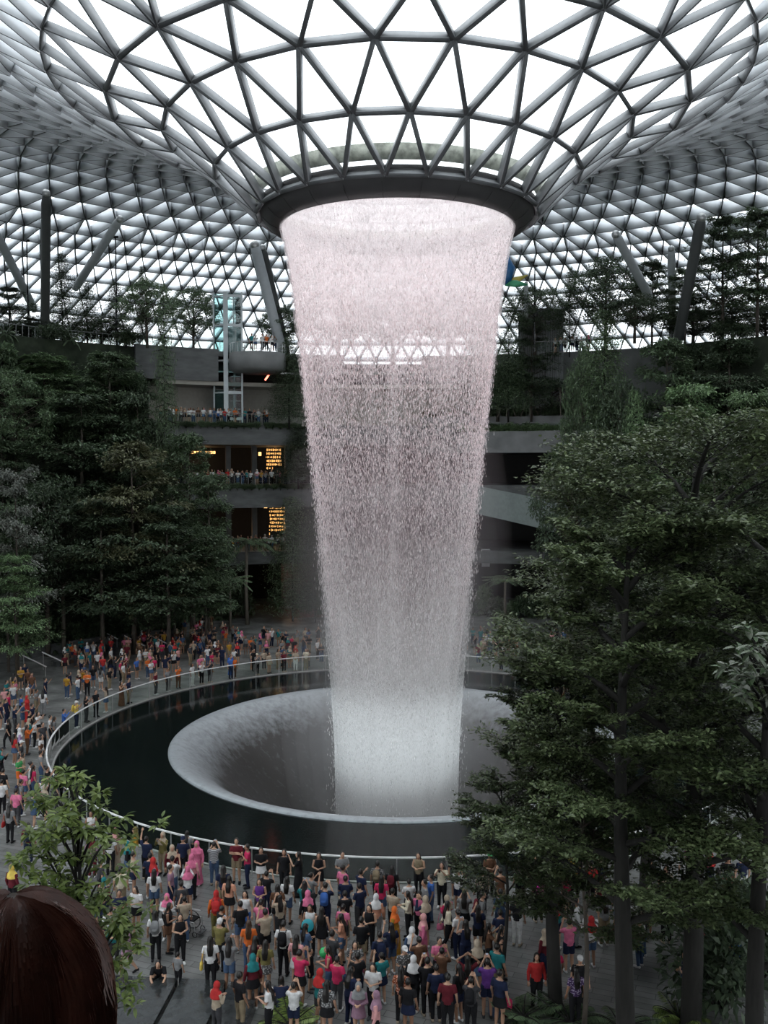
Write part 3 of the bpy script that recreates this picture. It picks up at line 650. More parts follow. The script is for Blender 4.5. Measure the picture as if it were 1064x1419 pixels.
# ---------------------------------------------------------------- foreground trees
def big_tree(seed, H, trunk_r, crown_lo, R, mt, bark, nmain=16, leaf=.10, nl=60000, lean=(0,0), spread=.9, fork=True, twl=1.0, top=1.0):
    g = np.random.default_rng(seed); b = MB(); twigs = []
    tp = [np.array([lean[0]*(u**1.5)+.12*math.sin(u*5+seed), lean[1]*(u**1.5)+.1*math.cos(u*4+seed), H*u*.96-.3*(u == 0)]) for u in np.linspace(0, 1, 9)]
    b.tube([tuple(p) for p in tp], [trunk_r*(1-.85*u**1.2) for u in np.linspace(0, 1, 9)], 9)
    tpa = np.array(tp)
    for k in range(nmain):
        f = crown_lo+(1-crown_lo)*(k+.3)/nmain; u = f*.98*8; p0 = np.array([np.interp(u, range(9), tpa[:, i]) for i in range(3)])
        a = k*2.39996+g.normal(0, .3); q = (f-crown_lo)/(1-crown_lo); ln = R*(1.05-.75*q**1.7*top)*(.75+.35*g.random()); rise = spread*ln*(.30+.6*q+.2*g.random())
        pts = []
        for i in range(7):
            w = i/6; pts.append(p0+np.array([ln*w*math.cos(a+.25*w*math.sin(k)), ln*w*math.sin(a+.25*w*math.sin(k)), rise*w*(1.25-.35*w)-.05*ln*w*w*3*(1-q)]))
        b.tube([tuple(p) for p in pts], [trunk_r*.34*(1-.85*i/6)+.006 for i in range(7)], 5, cap=False); pa = np.array(pts)
        for j in range(15):
            w = .22+.78*(j+g.random())/15; s = pa[0]*0+np.array([np.interp(w*6, range(7), pa[:, i]) for i in range(3)])
            aa = a+(1 if j % 2 else -1)*(.5+.7*g.random()); l2 = twl*R*.36*(1.1-.5*w)*(.7+.6*g.random())
            e = s+np.array([l2*math.cos(aa), l2*math.sin(aa), l2*(.12+.35*g.random())]); mdl = (s+e)/2+np.array([0,0,.10*l2])
            b.tube([tuple(s), tuple(mdl), tuple(e)], [.022,.014,.004], 3, cap=False); twigs.append((s, mdl, e))
            for _ in range(2):
                w2 = .3+.6*g.random(); s2 = s*(1-w2)+e*w2+np.array([0,0,.1*l2*math.sin(PI*w2)]); a3 = aa+g.normal(0, .9); l3 = l2*.5
                e2 = s2+np.array([l3*math.cos(a3), l3*math.sin(a3), l3*(.25*g.random()-.02)]); b.tube([tuple(s2), tuple(e2)], [.009,.003], 3, cap=False); twigs.append((s2, (s2+e2)/2, e2))
    S = np.array([t[0] for t in twigs]); M_ = np.array([t[1] for t in twigs]); E = np.array([t[2] for t in twigs]); ln = np.linalg.norm(E-S, axis=1)
    idx = g.choice(len(twigs), nl, p=ln/ln.sum()); u = (.12+.93*g.random(nl))[:, None]
    P = S[idx]*(1-u)**2+2*M_[idx]*u*(1-u)+E[idx]*u**2; T = E[idx]-S[idx]; T /= np.linalg.norm(T, axis=1)[:, None]
    sg = np.where(g.random(nl) < .5, 1, -1)[:, None]; Sd = np.cross(T, np.array([0,0,1.0])); Sd /= np.linalg.norm(Sd, axis=1)[:, None]+1e-9
    P = P+g.normal(0, 1, (nl, 3))*np.array([.09,.09,.05])*R/4; Dr = Sd*sg+T*.7+g.normal(0, .35, (nl, 3))
    V = leaf_arrays(P, Dr, up_dir(g, nl, .35), leaf*(.6+.8*g.random(nl)), leaf*.5*(.6+.8*g.random(nl)))
    return b.mesh('trunk', bark, True), fol_mesh('foliage', [V], mt)
def fg(px, d, H, label, zb=0.0, **kw):
    p = at(px, 900, d); st, fo = big_tree(H=H, **kw)
    e = empty('tree', (p.x, p.y, zb)); tag(e, label, 'tree', 'large trees in the right foreground'); link('trunk', st, e); link('foliage', fo, e); return e
fg(962, 25, 16.4, 'largest foreground tree with forked dark trunk, its crown filling the right side', seed=51, trunk_r=.30, crown_lo=.30, R=6.0, mt=LM['gloss'], bark=M_BARKD, nmain=30, leaf=.145, nl=105000)
fg(868, 22, 14.6, 'foreground tree with thick dark trunk left of the largest tree', seed=52, trunk_r=.26, crown_lo=.33, R=3.1, mt=LM['gloss'], bark=M_BARKD, nmain=24, leaf=.125, nl=60000)
fg(772, 26, 10.3, 'foreground tree with straight slender black trunk nearest the waterfall', seed=53, trunk_r=.22, crown_lo=.44, R=2.3, mt=LM['gloss2'], bark=M_BARKD, nmain=20, leaf=.12, nl=42000)
fg(1062, 21, 14.8, 'foreground tree cut off by the right edge of the view', seed=54, trunk_r=.24, crown_lo=.28, R=3.6, mt=LM['gloss2'], bark=M_BARKD, nmain=18, leaf=.12, nl=40000)
fg(902, 31, 12.0, 'dark tree standing behind the thick-trunked foreground tree', seed=55, trunk_r=.2, crown_lo=.30, R=4.6, mt=LM['gloss2'], bark=M_BARKD, nmain=18, leaf=.14, nl=46000)
fg(700, 27, 6.6, 'low young tree with thin crown left of the slender black trunk', seed=56, trunk_r=.07, crown_lo=.35, R=1.9, mt=LM['gloss2'], bark=M_BARKD, nmain=16, leaf=.11, nl=14000)
fg(812, 25, 7.4, 'thin double-stemmed young tree right of the slender black trunk', seed=57, trunk_r=.08, crown_lo=.35, R=2.4, mt=LM['gloss2'], bark=M_BARK, nmain=18, leaf=.11, nl=20000)
# leafy tree below the viewer on the left: leaves in separate tufts
def tuft_tree(seed, H, tufts, leaf, mt, bark, per=90, cl=.22, trunk_r=.06):
    g = np.random.default_rng(seed); b = MB(); Vs = []
    b.tube([(0,0,0),(.1,0,H*.5),(0,0,H-.2)], [trunk_r*1.6,trunk_r,trunk_r*.3], 8)
    for (x, y, z) in tufts:
        z0 = max(.3*H, z-1.1*math.hypot(x, y)-.25); b.tube([(0,0,z0),(x*.55,y*.55,z0*.35+z*.65),(x,y,z)], [trunk_r*.4,.02,.006], 5, cap=False)
        for _ in range(4):
            e = np.array([x,y,z])+g.normal(0, cl, 3)*[1,1,.5]; b.tube([(x,y,z-.1), tuple(e)], [.008,.003], 3, cap=False)
            m = per//4; q = rnd_dir(g, m, .45); P = e[None]+q*cl*.35*g.random(m)[:, None]
            n = m; L_ = leaf*(.7+.5*g.random(n)); Dr = q/np.linalg.norm(q, axis=1)[:, None]; U = up_dir(g, n, .3); S = np.cross(Dr, U); S /= np.linalg.norm(S, axis=1)[:, None]; U = np.cross(S, Dr); W = (L_*.19)[:, None]; L2 = L_[:, None]
            Vs.append(np.stack([P, P+Dr*L2*.3+S*W+U*W*.3, P+Dr*L2*.68+S*W*.85-U*L2*.05, P+Dr*L2-U*L2*.22, P+Dr*L2*.68-S*W*.85-U*L2*.05, P+Dr*L2*.3-S*W+U*W*.3], 1))
    V = np.concatenate(Vs).reshape(-1, 3); n = len(V)//6; o = np.arange(n)[:, None]*6
    Fq = np.concatenate([o+np.array([0,1,2,5]), o+np.array([2,3,4,5])]); Fq = np.stack([np.stack([o[:,0], o[:,0]+1, o[:,0]+2, o[:,0]+5],1), np.stack([o[:,0]+2, o[:,0]+3, o[:,0]+4, o[:,0]+5],1)], 1).reshape(-1, 4)
    return b.mesh('trunk', bark, True), np_mesh('foliage', V, Fq, mt)
c0 = at(108, 1200, 13.0); g = random.Random(3); tf = []
for px, py in [(92,1082),(70,1096),(108,1100),(85,1112),(60,1122),(112,1126),(92,1135),(48,1150),(75,1150),(118,1150),(100,1160),(135,1150),(60,1178),(90,1185),(125,1190),(150,1160),(40,1205),(70,1215),(105,1215),(140,1215),(30,1235),(60,1245),(95,1240),(125,1245),(150,1240),(112,1270),(140,1275),(85,1265),(165,1290),(135,1300),(160,1320),(150,1345),(120,1320),(165,1365),(150,1390),(175,1265),(150,1268)]:
    q = at(px, py, 13.0+g.uniform(-.5,.5)); tf.append((q.x-c0.x, q.y-c0.y, q.z))
st, fo = tuft_tree(61, 11.3, tf, .14, LM['fresh'], M_BARKD, per=84)
e = empty('tree', (c0.x, c0.y, 0)); tag(e, 'young tree with bright green leaf tufts below the viewer at lower left', 'tree'); link('trunk', st, e); link('foliage', fo, e)
c0 = at(1098, 950, 7.0); tf = []
for px, py in [(1050,885),(1035,905),(1062,912),(1022,925),(1048,932),(1075,900),(1060,955),(1085,940),(1040,950)]:
    q = at(px, py, 7.0+g.uniform(-.2,.2)); tf.append((q.x-c0.x, q.y-c0.y, q.z))
st, fo = tuft_tree(62, 14.4, tf, .095, leaf_mat('mixed_green_grey_leaf', (.07,.14,.045), (.33,.34,.29), .2, .35), M_BARKD, per=40, cl=.10)  # each leaf coloured at random between green and pale grey
e = empty('tree', (c0.x, c0.y, 0)); tag(e, 'spray of large pale leaves very near at the right edge', 'tree'); link('trunk', st, e); link('foliage', fo, e)
# ground planting along the bottom of the view
for kd, px, py, h, w_, lb in [('fern_light',402,1412,.9,2.2,'bright green fern at the bottom left of centre'),
  ('fern',725,1400,1.0,2.4,'fern at the foot of the slender black trunk'),('fern',790,1408,1.1,2.6,'fern right of the slender black trunk'),('fern_light',942,1405,1.0,2.0,'strap-leaved plant beside the forked trunk'),
  ('shrub_dark',1000,1385,2.2,3.6,'dark shrub under the right-hand trees'),('shrub_dark',1050,1340,2.2,3.4,'dark shrub at the lower right edge'),('fern',860,1415,1.0,2.4,'fern between the two thick trunks'),('shrub_dark',1010,1290,1.6,3.0,'dark shrub beyond the forked trunk')]:
    p = ground(px, py+12); plant(kd, 'fern' if 'fern' in kd else 'shrub', (p.x, p.y, 0), h, w_, lb, 'plant')
# ================================================================ PEOPLE
DG = None
def remeshed(mb, name, vox, mats, smooth=4, dec=1.0):
    "closes overlapping lofts into one continuous skin"
    me = mb.mesh(name+'_raw', mats); o = bpy.data.objects.new('raw', me); COL.objects.link(o)
    r = o.modifiers.new('r', 'REMESH'); r.mode = 'VOXEL'; r.voxel_size = vox; r.use_smooth_shade = True
    s = o.modifiers.new('s', 'SMOOTH'); s.iterations = smooth; s.factor = .5
    if dec < 1: d_ = o.modifiers.new('d', 'DECIMATE'); d_.ratio = dec
    bpy.context.view_layer.update(); dg = bpy.context.evaluated_depsgraph_get()
    out = bpy.data.meshes.new_from_object(o.evaluated_get(dg)); out.name = name
    bpy.data.objects.remove(o); bpy.data.meshes.remove(me)
    out.materials.clear()
    for m in mats: out.materials.append(m)
    return out
def V3(*a): return Vector(a)
def pose(kind):
    J = dict(pel=V3(0,0,.92), wai=V3(0,.0,1.05), che=V3(0,0,1.25), nek=V3(0,.01,1.40), hea=V3(0,-.015,1.545))
    for s, k in ((-1,'l'),(1,'r')):
        J['hip'+k] = V3(s*.085,0,.90); J['kne'+k] = V3(s*.095,-.02,.48); J['ank'+k] = V3(s*.10,.02,.09); J['toe'+k] = V3(s*.12,-.15,.035)
        J['sho'+k] = V3(s*.165,.01,1.34); J['elb'+k] = V3(s*.235,.03,1.08); J['han'+k] = V3(s*.25,-.06,.85)
    if kind in ('phone_up', 'film'):
        for s, k in ((-1,'l'),(1,'r')):
            J['elb'+k] = V3(s*.23,-.15,1.20); J['han'+k] = V3(s*.07,-.33,1.47)
        if kind == 'film': J['elbl'] = V3(-.235,.03,1.08); J['hanl'] = V3(-.25,-.06,.85)
    if kind in ('phone_low',):
        for s, k in ((-1,'l'),(1,'r')): J['elb'+k] = V3(s*.23,-.02,1.09); J['han'+k] = V3(s*.05,-.27,1.14)
        J['hea'] = V3(0,-.05,1.53)
    if kind == 'fold':
        for s, k in ((-1,'l'),(1,'r')): J['elb'+k] = V3(s*.23,-.06,1.10); J['han'+k] = V3(-s*.08,-.17,1.16+.03*s)
    if kind == 'arm_high':
        J['elbr'] = V3(.24,-.10,1.52); J['hanr'] = V3(.22,-.18,1.78)
    if kind == 'head_hands':
        for s, k in ((-1,'l'),(1,'r')): J['elb'+k] = V3(s*.33,-.03,1.48); J['han'+k] = V3(s*.10,-.06,1.63)
    if kind == 'walk':
        J['kner'] = V3(.09,-.20,.50); J['ankr'] = V3(.09,-.20,.10); J['toer'] = V3(.10,-.36,.05)
        J['knel'] = V3(-.09,.06,.47); J['ankl'] = V3(-.09,.28,.14); J['toel'] = V3(-.09,.16,.03)
        J['hanl'] = V3(-.24,-.22,.90); J['hanr'] = V3(.24,.14,.88)
    if kind == 'sit':
        for k in J: J[k] = J[k]-V3(0,0,.42)
        for s, k in ((-1,'l'),(1,'r')):
            J['kne'+k] = V3(s*.11,-.40,.47); J['ank'+k] = V3(s*.11,-.38,.09); J['toe'+k] = V3(s*.12,-.54,.035); J['han'+k] = V3(s*.07,-.25,.58); J['elb'+k] = V3(s*.23,-.06,.70)
    if kind == 'crouch':
        for k in J: J[k] = J[k]-V3(0,0,.66)
        for k in ('wai','che','nek','hea'): J[k] = J[k]+V3(0,-(J[k].z-.26)*.55,-(J[k].z-.26)*.12)
        for s, k in ((-1,'l'),(1,'r')):
            J['sho'+k] = J['nek']+V3(s*.165,.03,-.05); J['kne'+k] = V3(s*.17,-.38,.46); J['ank'+k] = V3(s*.13,-.05,.09); J['toe'+k] = V3(s*.15,-.22,.035)
            J['elb'+k] = J['sho'+k]+V3(s*.05,-.18,-.22); J['han'+k] = V3(s*.08,-.66,.20)
    return J
def body_mb(J, infl=0):
    b = MB(); dn = (J['pel']-J['wai']).normalized()
    b.tube([J['pel']+dn*.08, J['pel'], J['wai'], J['che'], J['nek']+(J['che']-J['nek'])*.3, J['nek']], [(.12,.09),(.15,.105),(.125,.088),(.155,.10),(.15,.085),(.06,.055)], 14)
    b.tube([J['nek']-(J['hea']-J['nek'])*.3, J['hea']], .047, 10)
    h = J['hea']; b.ball(h, (.074,.092,.112), 16, 10); b.ball(h+V3(0,-.03,-.055), (.052,.06,.055), 12, 8)
    b.tube([h+V3(0,-.088,.02), h+V3(0,-.108,-.02), h+V3(0,-.088,-.03)], [.010,.014,.010], 6)
    for s in (-1, 1): b.ball(h+V3(s*.076,.01,-.005), (.010,.018,.03), 8, 6)
    for k in 'lr':
        b.tube([J['sho'+k]-(J['sho'+k]-J['che'])*.25, J['sho'+k], J['elb'+k], J['elb'+k]*.6+J['han'+k]*.4, J['han'+k]], [.05,.052,.038,.036,.024], 10)
        b.tube([J['hip'+k]+V3(0,0,.02), J['hip'+k]*.6+J['kne'+k]*.4, J['kne'+k], J['kne'+k]*.65+J['ank'+k]*.35, J['ank'+k]], [.092,.082,.055,.056,.034], 12)
        b.tube([J['ank'+k]+V3(0,.05,-.045), J['ank'+k]+V3(0,0,-.03), J['toe'+k]], [.032,.04,.026], 8)
    return b
def hands(b, J):
    for s, k in ((-1,'l'),(1,'r')):
        w = J['han'+k]; d = (w-J['elb'+k]).normalized(); side = V3(1,0,0)-d*d.x
        side = side.normalized() if side.length > .2 else V3(0,1,0); n = d.cross(side)
        b.tube([w-d*.01, w+d*.04, w+d*.085], [(.026,.016),(.036,.016),(.034,.013)], 8)
        for i in range(4):
            o = w+d*.08+side*(.027-.018*i); l = (.062,.07,.066,.052)[i]
            b.tube([o, o+d*l*.5-n*.008, o+d*l*.85-n*.026], [.0085,.008,.006], 5)
        o = w+d*.025+side*(-s*.028); b.tube([o, o+d*.03-side*s*.022, o+d*.055-side*s*.028-n*.012], [.011,.01,.007], 5)
SK = mat('skin', (.42,.24,.16), .5, var=.05)
SKINS = [mat('skin_light', (.50,.30,.20), .5, var=.05), SK, mat('skin_tan', (.30,.16,.10), .5, var=.05)]
M_EYE = mat('eye_dark', (.01,.008,.007), .3); M_LIP = mat('lips', (.33,.10,.09), .45)
CACHE = {}
def cached(key, fn):
    if key not in CACHE: CACHE[key] = fn()
    return CACHE[key]
def append_mb(me, mb, mats):
    "joins extra small lofts (fingers, eyes) to the skin mesh"
    bm = bmesh.new(); bm.from_mesh(me); t = mb.mesh('t', mats); bm.from_mesh(t); bm.to_mesh(me); bm.free(); bpy.data.meshes.remove(t); return me
def m_body(p):
    J = pose(p); me = remeshed(body_mb(J), 'body', .017, [SK, M_EYE, M_LIP], 3)
    b = MB(); hands(b, J); h = J['hea']
    b.cur = 1
    for s in (-1, 1): b.ball(h+V3(s*.028,-.082,.012), (.012,.006,.007), 8, 5); b.tube([h+V3(s*.014,-.088,.032), h+V3(s*.043,-.080,.034)], .004, 4)
    b.cur = 2; b.ball(h+V3(0,-.088,-.055), (.022,.007,.008), 8, 5)
    me = append_mb(me, b, [SK, M_EYE, M_LIP]); me.polygons.foreach_set('use_smooth', [True]*len(me.polygons)); return me
def m_top(p, sleeve):
    def f():
        J = pose(p); b = MB(); dn = (J['pel']-J['wai']).normalized()
        b.tube([J['pel']+dn*.06, J['pel'], J['wai'], J['che'], J['nek']+(J['che']-J['nek'])*.32, J['nek']+(J['che']-J['nek'])*.1], [(.168,.125),(.17,.125),(.15,.11),(.176,.122),(.165,.10),(.08,.07)], 16)
        for k in 'lr':
            S_, E_, H_ = J['sho'+k], J['elb'+k], J['han'+k]
            if sleeve == 'short': b.tube([S_-(S_-J['che'])*.3, S_, S_*.45+E_*.55, S_*.3+E_*.7], [.06,.066,.062,.064], 10)
            elif sleeve == 'long': b.tube([S_-(S_-J['che'])*.3, S_, E_, H_*.9+E_*.1], [.06,.066,.052,.042], 10)
        return remeshed(b, 'top', .02, [SK], 2)
    return cached(('top', p, sleeve), f)
def m_bottom(p, kind):
    def f():
        J = pose(p); b = MB(); up = (J['wai']-J['pel']).normalized(); W = J['pel']+up*.09
        if kind in ('trousers', 'shorts'):
            b.tube([W, J['pel']], [(.148,.108),(.168,.125)], 14)
            for k in 'lr':
                H_, K_, A_ = J['hip'+k], J['kne'+k], J['ank'+k]; q = [H_+V3(0,0,.03), H_*.5+K_*.5]; r = [.105,.096]
                if kind == 'trousers': q += [K_, A_+V3(0,0,-.01)]; r += [.07,.056]
                else: q += [H_*.25+K_*.75]; r += [.098]
                b.tube(q, r, 12)
        elif kind == 'skirt': b.tube([W, J['pel'], J['pel']*.45+(J['knel']+J['kner'])*.275], [(.14,.105),(.175,.13),(.22,.17)], 18)
        else:
            an = (J['ankl']+J['ankr'])/2; kn = (J['knel']+J['kner'])/2
            b.tube([W, J['pel'], kn, an+V3(0,0,-.02)], [(.15,.115),(.18,.14),(.20,.17),(.24,.22)], 18)
        return remeshed(b, kind, .02, [SK], 2)
    return cached(('bot', p, kind), f)
def m_head(p, kind):
    def f():
        h = pose(p)['hea']; n = pose(p)['nek']; b = MB()
        if kind == 'hijab':
            b.ball(h+V3(0,.028,.012), (.096,.104,.130), 18, 12); b.tube([h+V3(0,.03,-.07), n+V3(0,.01,.02), n+V3(0,.0,-.06), n+V3(0,-.01,-.2)], [(.09,.085),(.105,.10),(.19,.13),(.215,.165)], 18)
        else:
            b.ball(h+V3(0,.022,.022), (.084,.094,.105), 16, 10)
            if kind == 'long': b.tube([h+V3(0,.06,.03), h+V3(0,.085,-.10), n+V3(0,.10,-.10), n+V3(0,.125,-.30)], [(.07,.045),(.088,.042),(.105,.04),(.075,.022)], 12)
            if kind == 'long':
                for s in (-1,1): b.tube([h+V3(s*.066,.01,.03), h+V3(s*.078,.0,-.07), n+V3(s*.075,-.02,-.10)], [.024,.022,.012], 8)
            if kind == 'bun': b.ball(h+V3(0,.115,.05), .045, 10, 8)
            if kind == 'cap': b.ball(h+V3(0,.008,.045), (.095,.104,.09), 16, 10); b.tube([h+V3(0,-.07,.055), h+V3(0,-.17,.04)], [(.07,.012),(.055,.008)], 10)
        return remeshed(b, kind if kind in ('hijab', 'cap') else 'hair', .014, [SK], 2)
    return cached(('head', p, kind), f)
def m_shoe(p, k):
    def f():
        J = pose(p); b = MB(); A_, T_ = J['ank'+k], J['toe'+k]
        b.tube([A_+V3(0,.062,-.045), A_+V3(0,.0,-.035), T_+V3(0,.03,.012), T_+V3(0,-.015,-.003)], [(.036,.036),(.045,.046),(.045,.034),(.03,.024)], 10); return b.mesh('shoe', [SK], True)
    return cached(('shoe', p, k), f)
CN = dict(black=(.012,.012,.014), navy=(.014,.02,.05), white=(.62,.62,.62), grey=(.20,.205,.21), charcoal=(.05,.05,.055), red=(.42,.03,.03), maroon=(.11,.014,.022),
 pink=(.62,.16,.28), rose=(.60,.30,.30), blue=(.05,.13,.40), denim=(.06,.10,.18), teal=(.02,.17,.18), green=(.06,.30,.10), olive=(.16,.14,.05), mustard=(.40,.22,.03),
 orange=(.62,.14,.03), peach=(.62,.30,.20), beige=(.40,.33,.25), brown=(.12,.06,.035), purple=(.12,.04,.22), mauve=(.27,.16,.22), yellow=(.65,.48,.10), khaki=(.25,.20,.13), lilac=(.35,.25,.42), magenta=(.6,.05,.35), cream=(.6,.55,.42), crimson=(.5,.03,.10))
def cloth(c):
    if c == 'striped':
        if 'cloth_striped' in MATS: return MATS['cloth_striped']
        m, nt, out = nodes_of('cloth_striped'); L = nt.links; tc = N(nt, 'ShaderNodeTexCoord'); wv = N(nt, 'ShaderNodeTexWave'); wv.bands_direction = 'Z'; wv.inputs['Scale'].default_value = 8
        cr = N(nt, 'ShaderNodeValToRGB'); cr.color_ramp.interpolation = 'CONSTANT'; cr.color_ramp.elements[0].color = (.012,.016,.04,1); cr.color_ramp.elements[1].color = (.6,.6,.6,1); cr.color_ramp.elements[1].position = .6
        p = N(nt, 'ShaderNodeBsdfPrincipled'); p.inputs['Roughness'].default_value = .8; L.new(tc.outputs['Object'], wv.inputs[0]); L.new(wv.outputs['Fac'], cr.inputs[0]); L.new(cr.outputs[0], p.inputs[0]); L.new(p.outputs[0], out.inputs[0]); MATS['cloth_striped'] = m; return m
    if c.startswith('patterned'):
        key = 'cloth_'+c.replace(' ', '_')
        if key in MATS: return MATS[key]
        base = CN[c.split()[-1]] if ' ' in c else CN['grey']; m, nt, out = nodes_of(key); L = nt.links; tc = N(nt, 'ShaderNodeTexCoord'); vo = N(nt, 'ShaderNodeTexVoronoi'); vo.inputs['Scale'].default_value = 22
        cr = N(nt, 'ShaderNodeValToRGB'); cr.color_ramp.interpolation = 'CONSTANT'; cr.color_ramp.elements[0].color = (*[.25+.6*q for q in base],1); cr.color_ramp.elements[1].color = (*[q*.35 for q in base],1); cr.color_ramp.elements[1].position = .42
        p = N(nt, 'ShaderNodeBsdfPrincipled'); p.inputs['Roughness'].default_value = .8; L.new(tc.outputs['Object'], vo.inputs[0]); L.new(vo.outputs['Distance'], cr.inputs[0]); L.new(cr.outputs[0], p.inputs[0]); L.new(p.outputs[0], out.inputs[0]); MATS[key] = m; return m
    return mat('cloth_'+c, CN[c], .85, var=.18, scale=9, spec=.2)
HAIRM = dict(dark=mat('black_hair', (.010,.008,.007), .4, var=.3, scale=20), brown=mat('brown_hair', (.05,.024,.012), .4, var=.3, scale=20), grey=mat('grey_hair', (.3,.3,.3), .5))
def slot(o, m, i=0): o.material_slots[i].link = 'OBJECT'; o.material_slots[i].material = m
def piece(name, me, m, root): o = link(name, me, root); slot(o, m); return o
PEOPLE = []
HW = dict(long='long hair', short='short hair', bun='hair tied in a bun', cap='cap', hijab='hijab')
def person(x, y, z, rz, p, top, bot, head, s=1.0, sleeve='short', where='', group=None, shoe='white', skin=None, hairc='dark', extra=''):
    "top, bot = (kind, colour); head = (kind, colour)"
    e = empty('person', (x, y, z), rz, s)
    sk = SKINS[skin if skin is not None else rs.choice([0,0,1,1,2])]
    bo = link('body', cached(('body', p), lambda: m_body(p)), e); slot(bo, sk)
    if top[0] == 'dress' or bot[0] == 'dress': sleeve = 'long' if head[0] == 'hijab' else sleeve
    if head[0] == 'hijab': sleeve = 'long'
    piece('blouse' if bot[0] in ('skirt','dress') else 'shirt', m_top(p, sleeve), cloth(top[1]), e)
    piece(bot[0], m_bottom(p, bot[0]), cloth(bot[1]), e)
    hk = head[0]; piece('headscarf' if hk == 'hijab' else ('cap' if hk == 'cap' else 'hair'), m_head(p, hk), cloth(head[1]) if hk in ('hijab','cap') else HAIRM[hairc], e)
    for k in 'lr': piece('shoe', m_shoe(p, k), cloth(shoe), e)
    hd = f"{head[1]} {HW[hk]}" if hk in ('hijab','cap') else HW[hk]
    bn = {'dress':'long skirt'}.get(bot[0], bot[0])
    if top[1] == bot[1] and bot[0] == 'dress': cl = f"long {top[1]} dress"
    else: cl = f"{top[1]} top and {bot[1]} {bn}"
    verb = dict(phone_up='holding a phone up', film='filming one-handed', phone_low='looking down', fold='arms folded', arm_high='one arm raised', head_hands='hands on head', walk='walking', sit='seated', crouch='crouching').get(p, '')
    lab = f"person in {cl}, {hd}"+(f", {verb}" if verb and len((cl+hd+verb+where).split()) < 10 else '')+f", {where}"
    tag(e, lab, 'person', group); PEOPLE.append(e); e['_p'] = p; return e
ORD = ['leftmost','second','third','fourth','fifth','sixth','seventh','eighth','ninth','tenth','eleventh','twelfth']
def dedupe(objs):
    d_ = {}
    for o in objs:
        w_ = o['label'].split(', ')
        while len(' '.join(w_).split()) > 14 and len(w_) > 2: w_.pop(-2)
        o['label'] = ', '.join(w_)
    for o in objs: d_.setdefault(o['label'], []).append(o)
    for lab, L_ in d_.items():
        if len(L_) > 1:
            L_.sort(key=lambda o: proj(o.location)[0])
            for i, o in enumerate(L_): o['label'] = (ORD[min(i, 11)]+' '+lab)
THINGS = []
M_PH = mat('phone_black', (.01,.01,.012), .2)
def held(e, kind, colour=None):
    p = e['_p']; J = pose(p); M_ = Matrix.Translation(e.location)@Matrix.Rotation(e.rotation_euler.z, 4, 'Z')@Matrix.Scale(e.scale.x, 4); b = MB()
    short = 'person'+e['label'].split('person')[1].split(' and ')[0]; wh = e['label'].split(', ')[-1]
    if kind == 'phone':
        c = (J['hanl']+J['hanr'])/2 if p in ('phone_up','phone_low') else J['hanr']+V3(0,-.05,.03)
        c = c+V3(0,-.06,.05); t = Matrix.Rotation(-.2 if p != 'phone_low' else .9, 3, 'X'); b.box(c, (.075,.010,.155), ax=t)
        o = b.build('phone', M_PH); s2 = MB(); s2.box(c+t@V3(0,.0056,0), (.068,.002,.14), ax=t); sc = s2.build('screen', mat('phone_screen', (.3,.34,.4), .15, emit=(.6,.7,.9), estr=.25), o)
        o.matrix_world = M_; lab = f"phone held by {short}, {wh}"; cat = 'phone'
    elif kind == 'backpack':
        c = J['che']+V3(0,.19,-.06); b.tube([c+V3(0,0,-.20), c+V3(0,.01,-.17), c+V3(0,.02,0), c+V3(0,0,.17), c+V3(0,-.02,.21)], [(.10,.05),(.135,.075),(.14,.08),(.12,.065),(.06,.03)], 12)
        o = b.build('backpack', cloth(colour), smooth=True); q = MB(); q.tube([c+V3(0,.06,-.14), c+V3(0,.10,-.08), c+V3(0,.07,.0)], [(.08,.02),(.09,.03),(.08,.02)], 8); q.build('front_pocket', cloth(colour), o, True)
        for s in (-1,1):
            q = MB(); q.tube([c+V3(s*.09,-.05,.17), c+V3(s*.10,-.12,.22), c+V3(s*.11,-.29,.12), c+V3(s*.12,-.28,-.05), c+V3(s*.10,-.10,-.15)], .016, 5); q.build('strap', cloth('charcoal'), o)
        o.matrix_world = M_; lab = f"{colour} backpack on {short}, {wh}"; cat = 'backpack'
    else:
        c = V3(.27,.03,.80) if p != 'walk' else V3(.27,.16,.72); b.tube([c+V3(0,0,-.13), c+V3(0,0,-.10), c+V3(0,0,.06), c+V3(0,0,.09)], [(.03,.10),(.055,.13),(.045,.12),(.02,.10)], 12)
        o = b.build('handbag', cloth(colour), smooth=True); q = MB(); q.tube([c+V3(0,.09,.08), c+V3(-.06,.06,.40), c+V3(-.10,.0,.58), c+V3(-.06,-.06,.40), c+V3(0,-.09,.08)], .008, 5); q.build('strap', cloth(colour), o)
        o.matrix_world = M_; lab = f"{colour} handbag of {short}, {wh}"; cat = 'handbag'
    tag(o, lab, cat); THINGS.append(o); return o
def parse(t):
    "colour/kind shorthand used in the tables below"
    BK = dict(t='trousers', s='shorts', k='skirt', d='dress'); HK = dict(L='long', S='short', H='hijab', C='cap', B='bun')
    return BK[t[0]] if t[0] in BK else t
BK = dict(t='trousers', s='shorts', k='skirt', d='dress'); HK = dict(L='long', S='short', H='hijab', C='cap', B='bun')
PK = dict(a='stand', u='phone_up', f='film', o='phone_low', x='fold', h='arm_high', w='walk', z='head_hands', c='crouch', i='sit')
FC = dict(c=0.0, b=PI, l=-PI/2, r=PI/2, p=None)
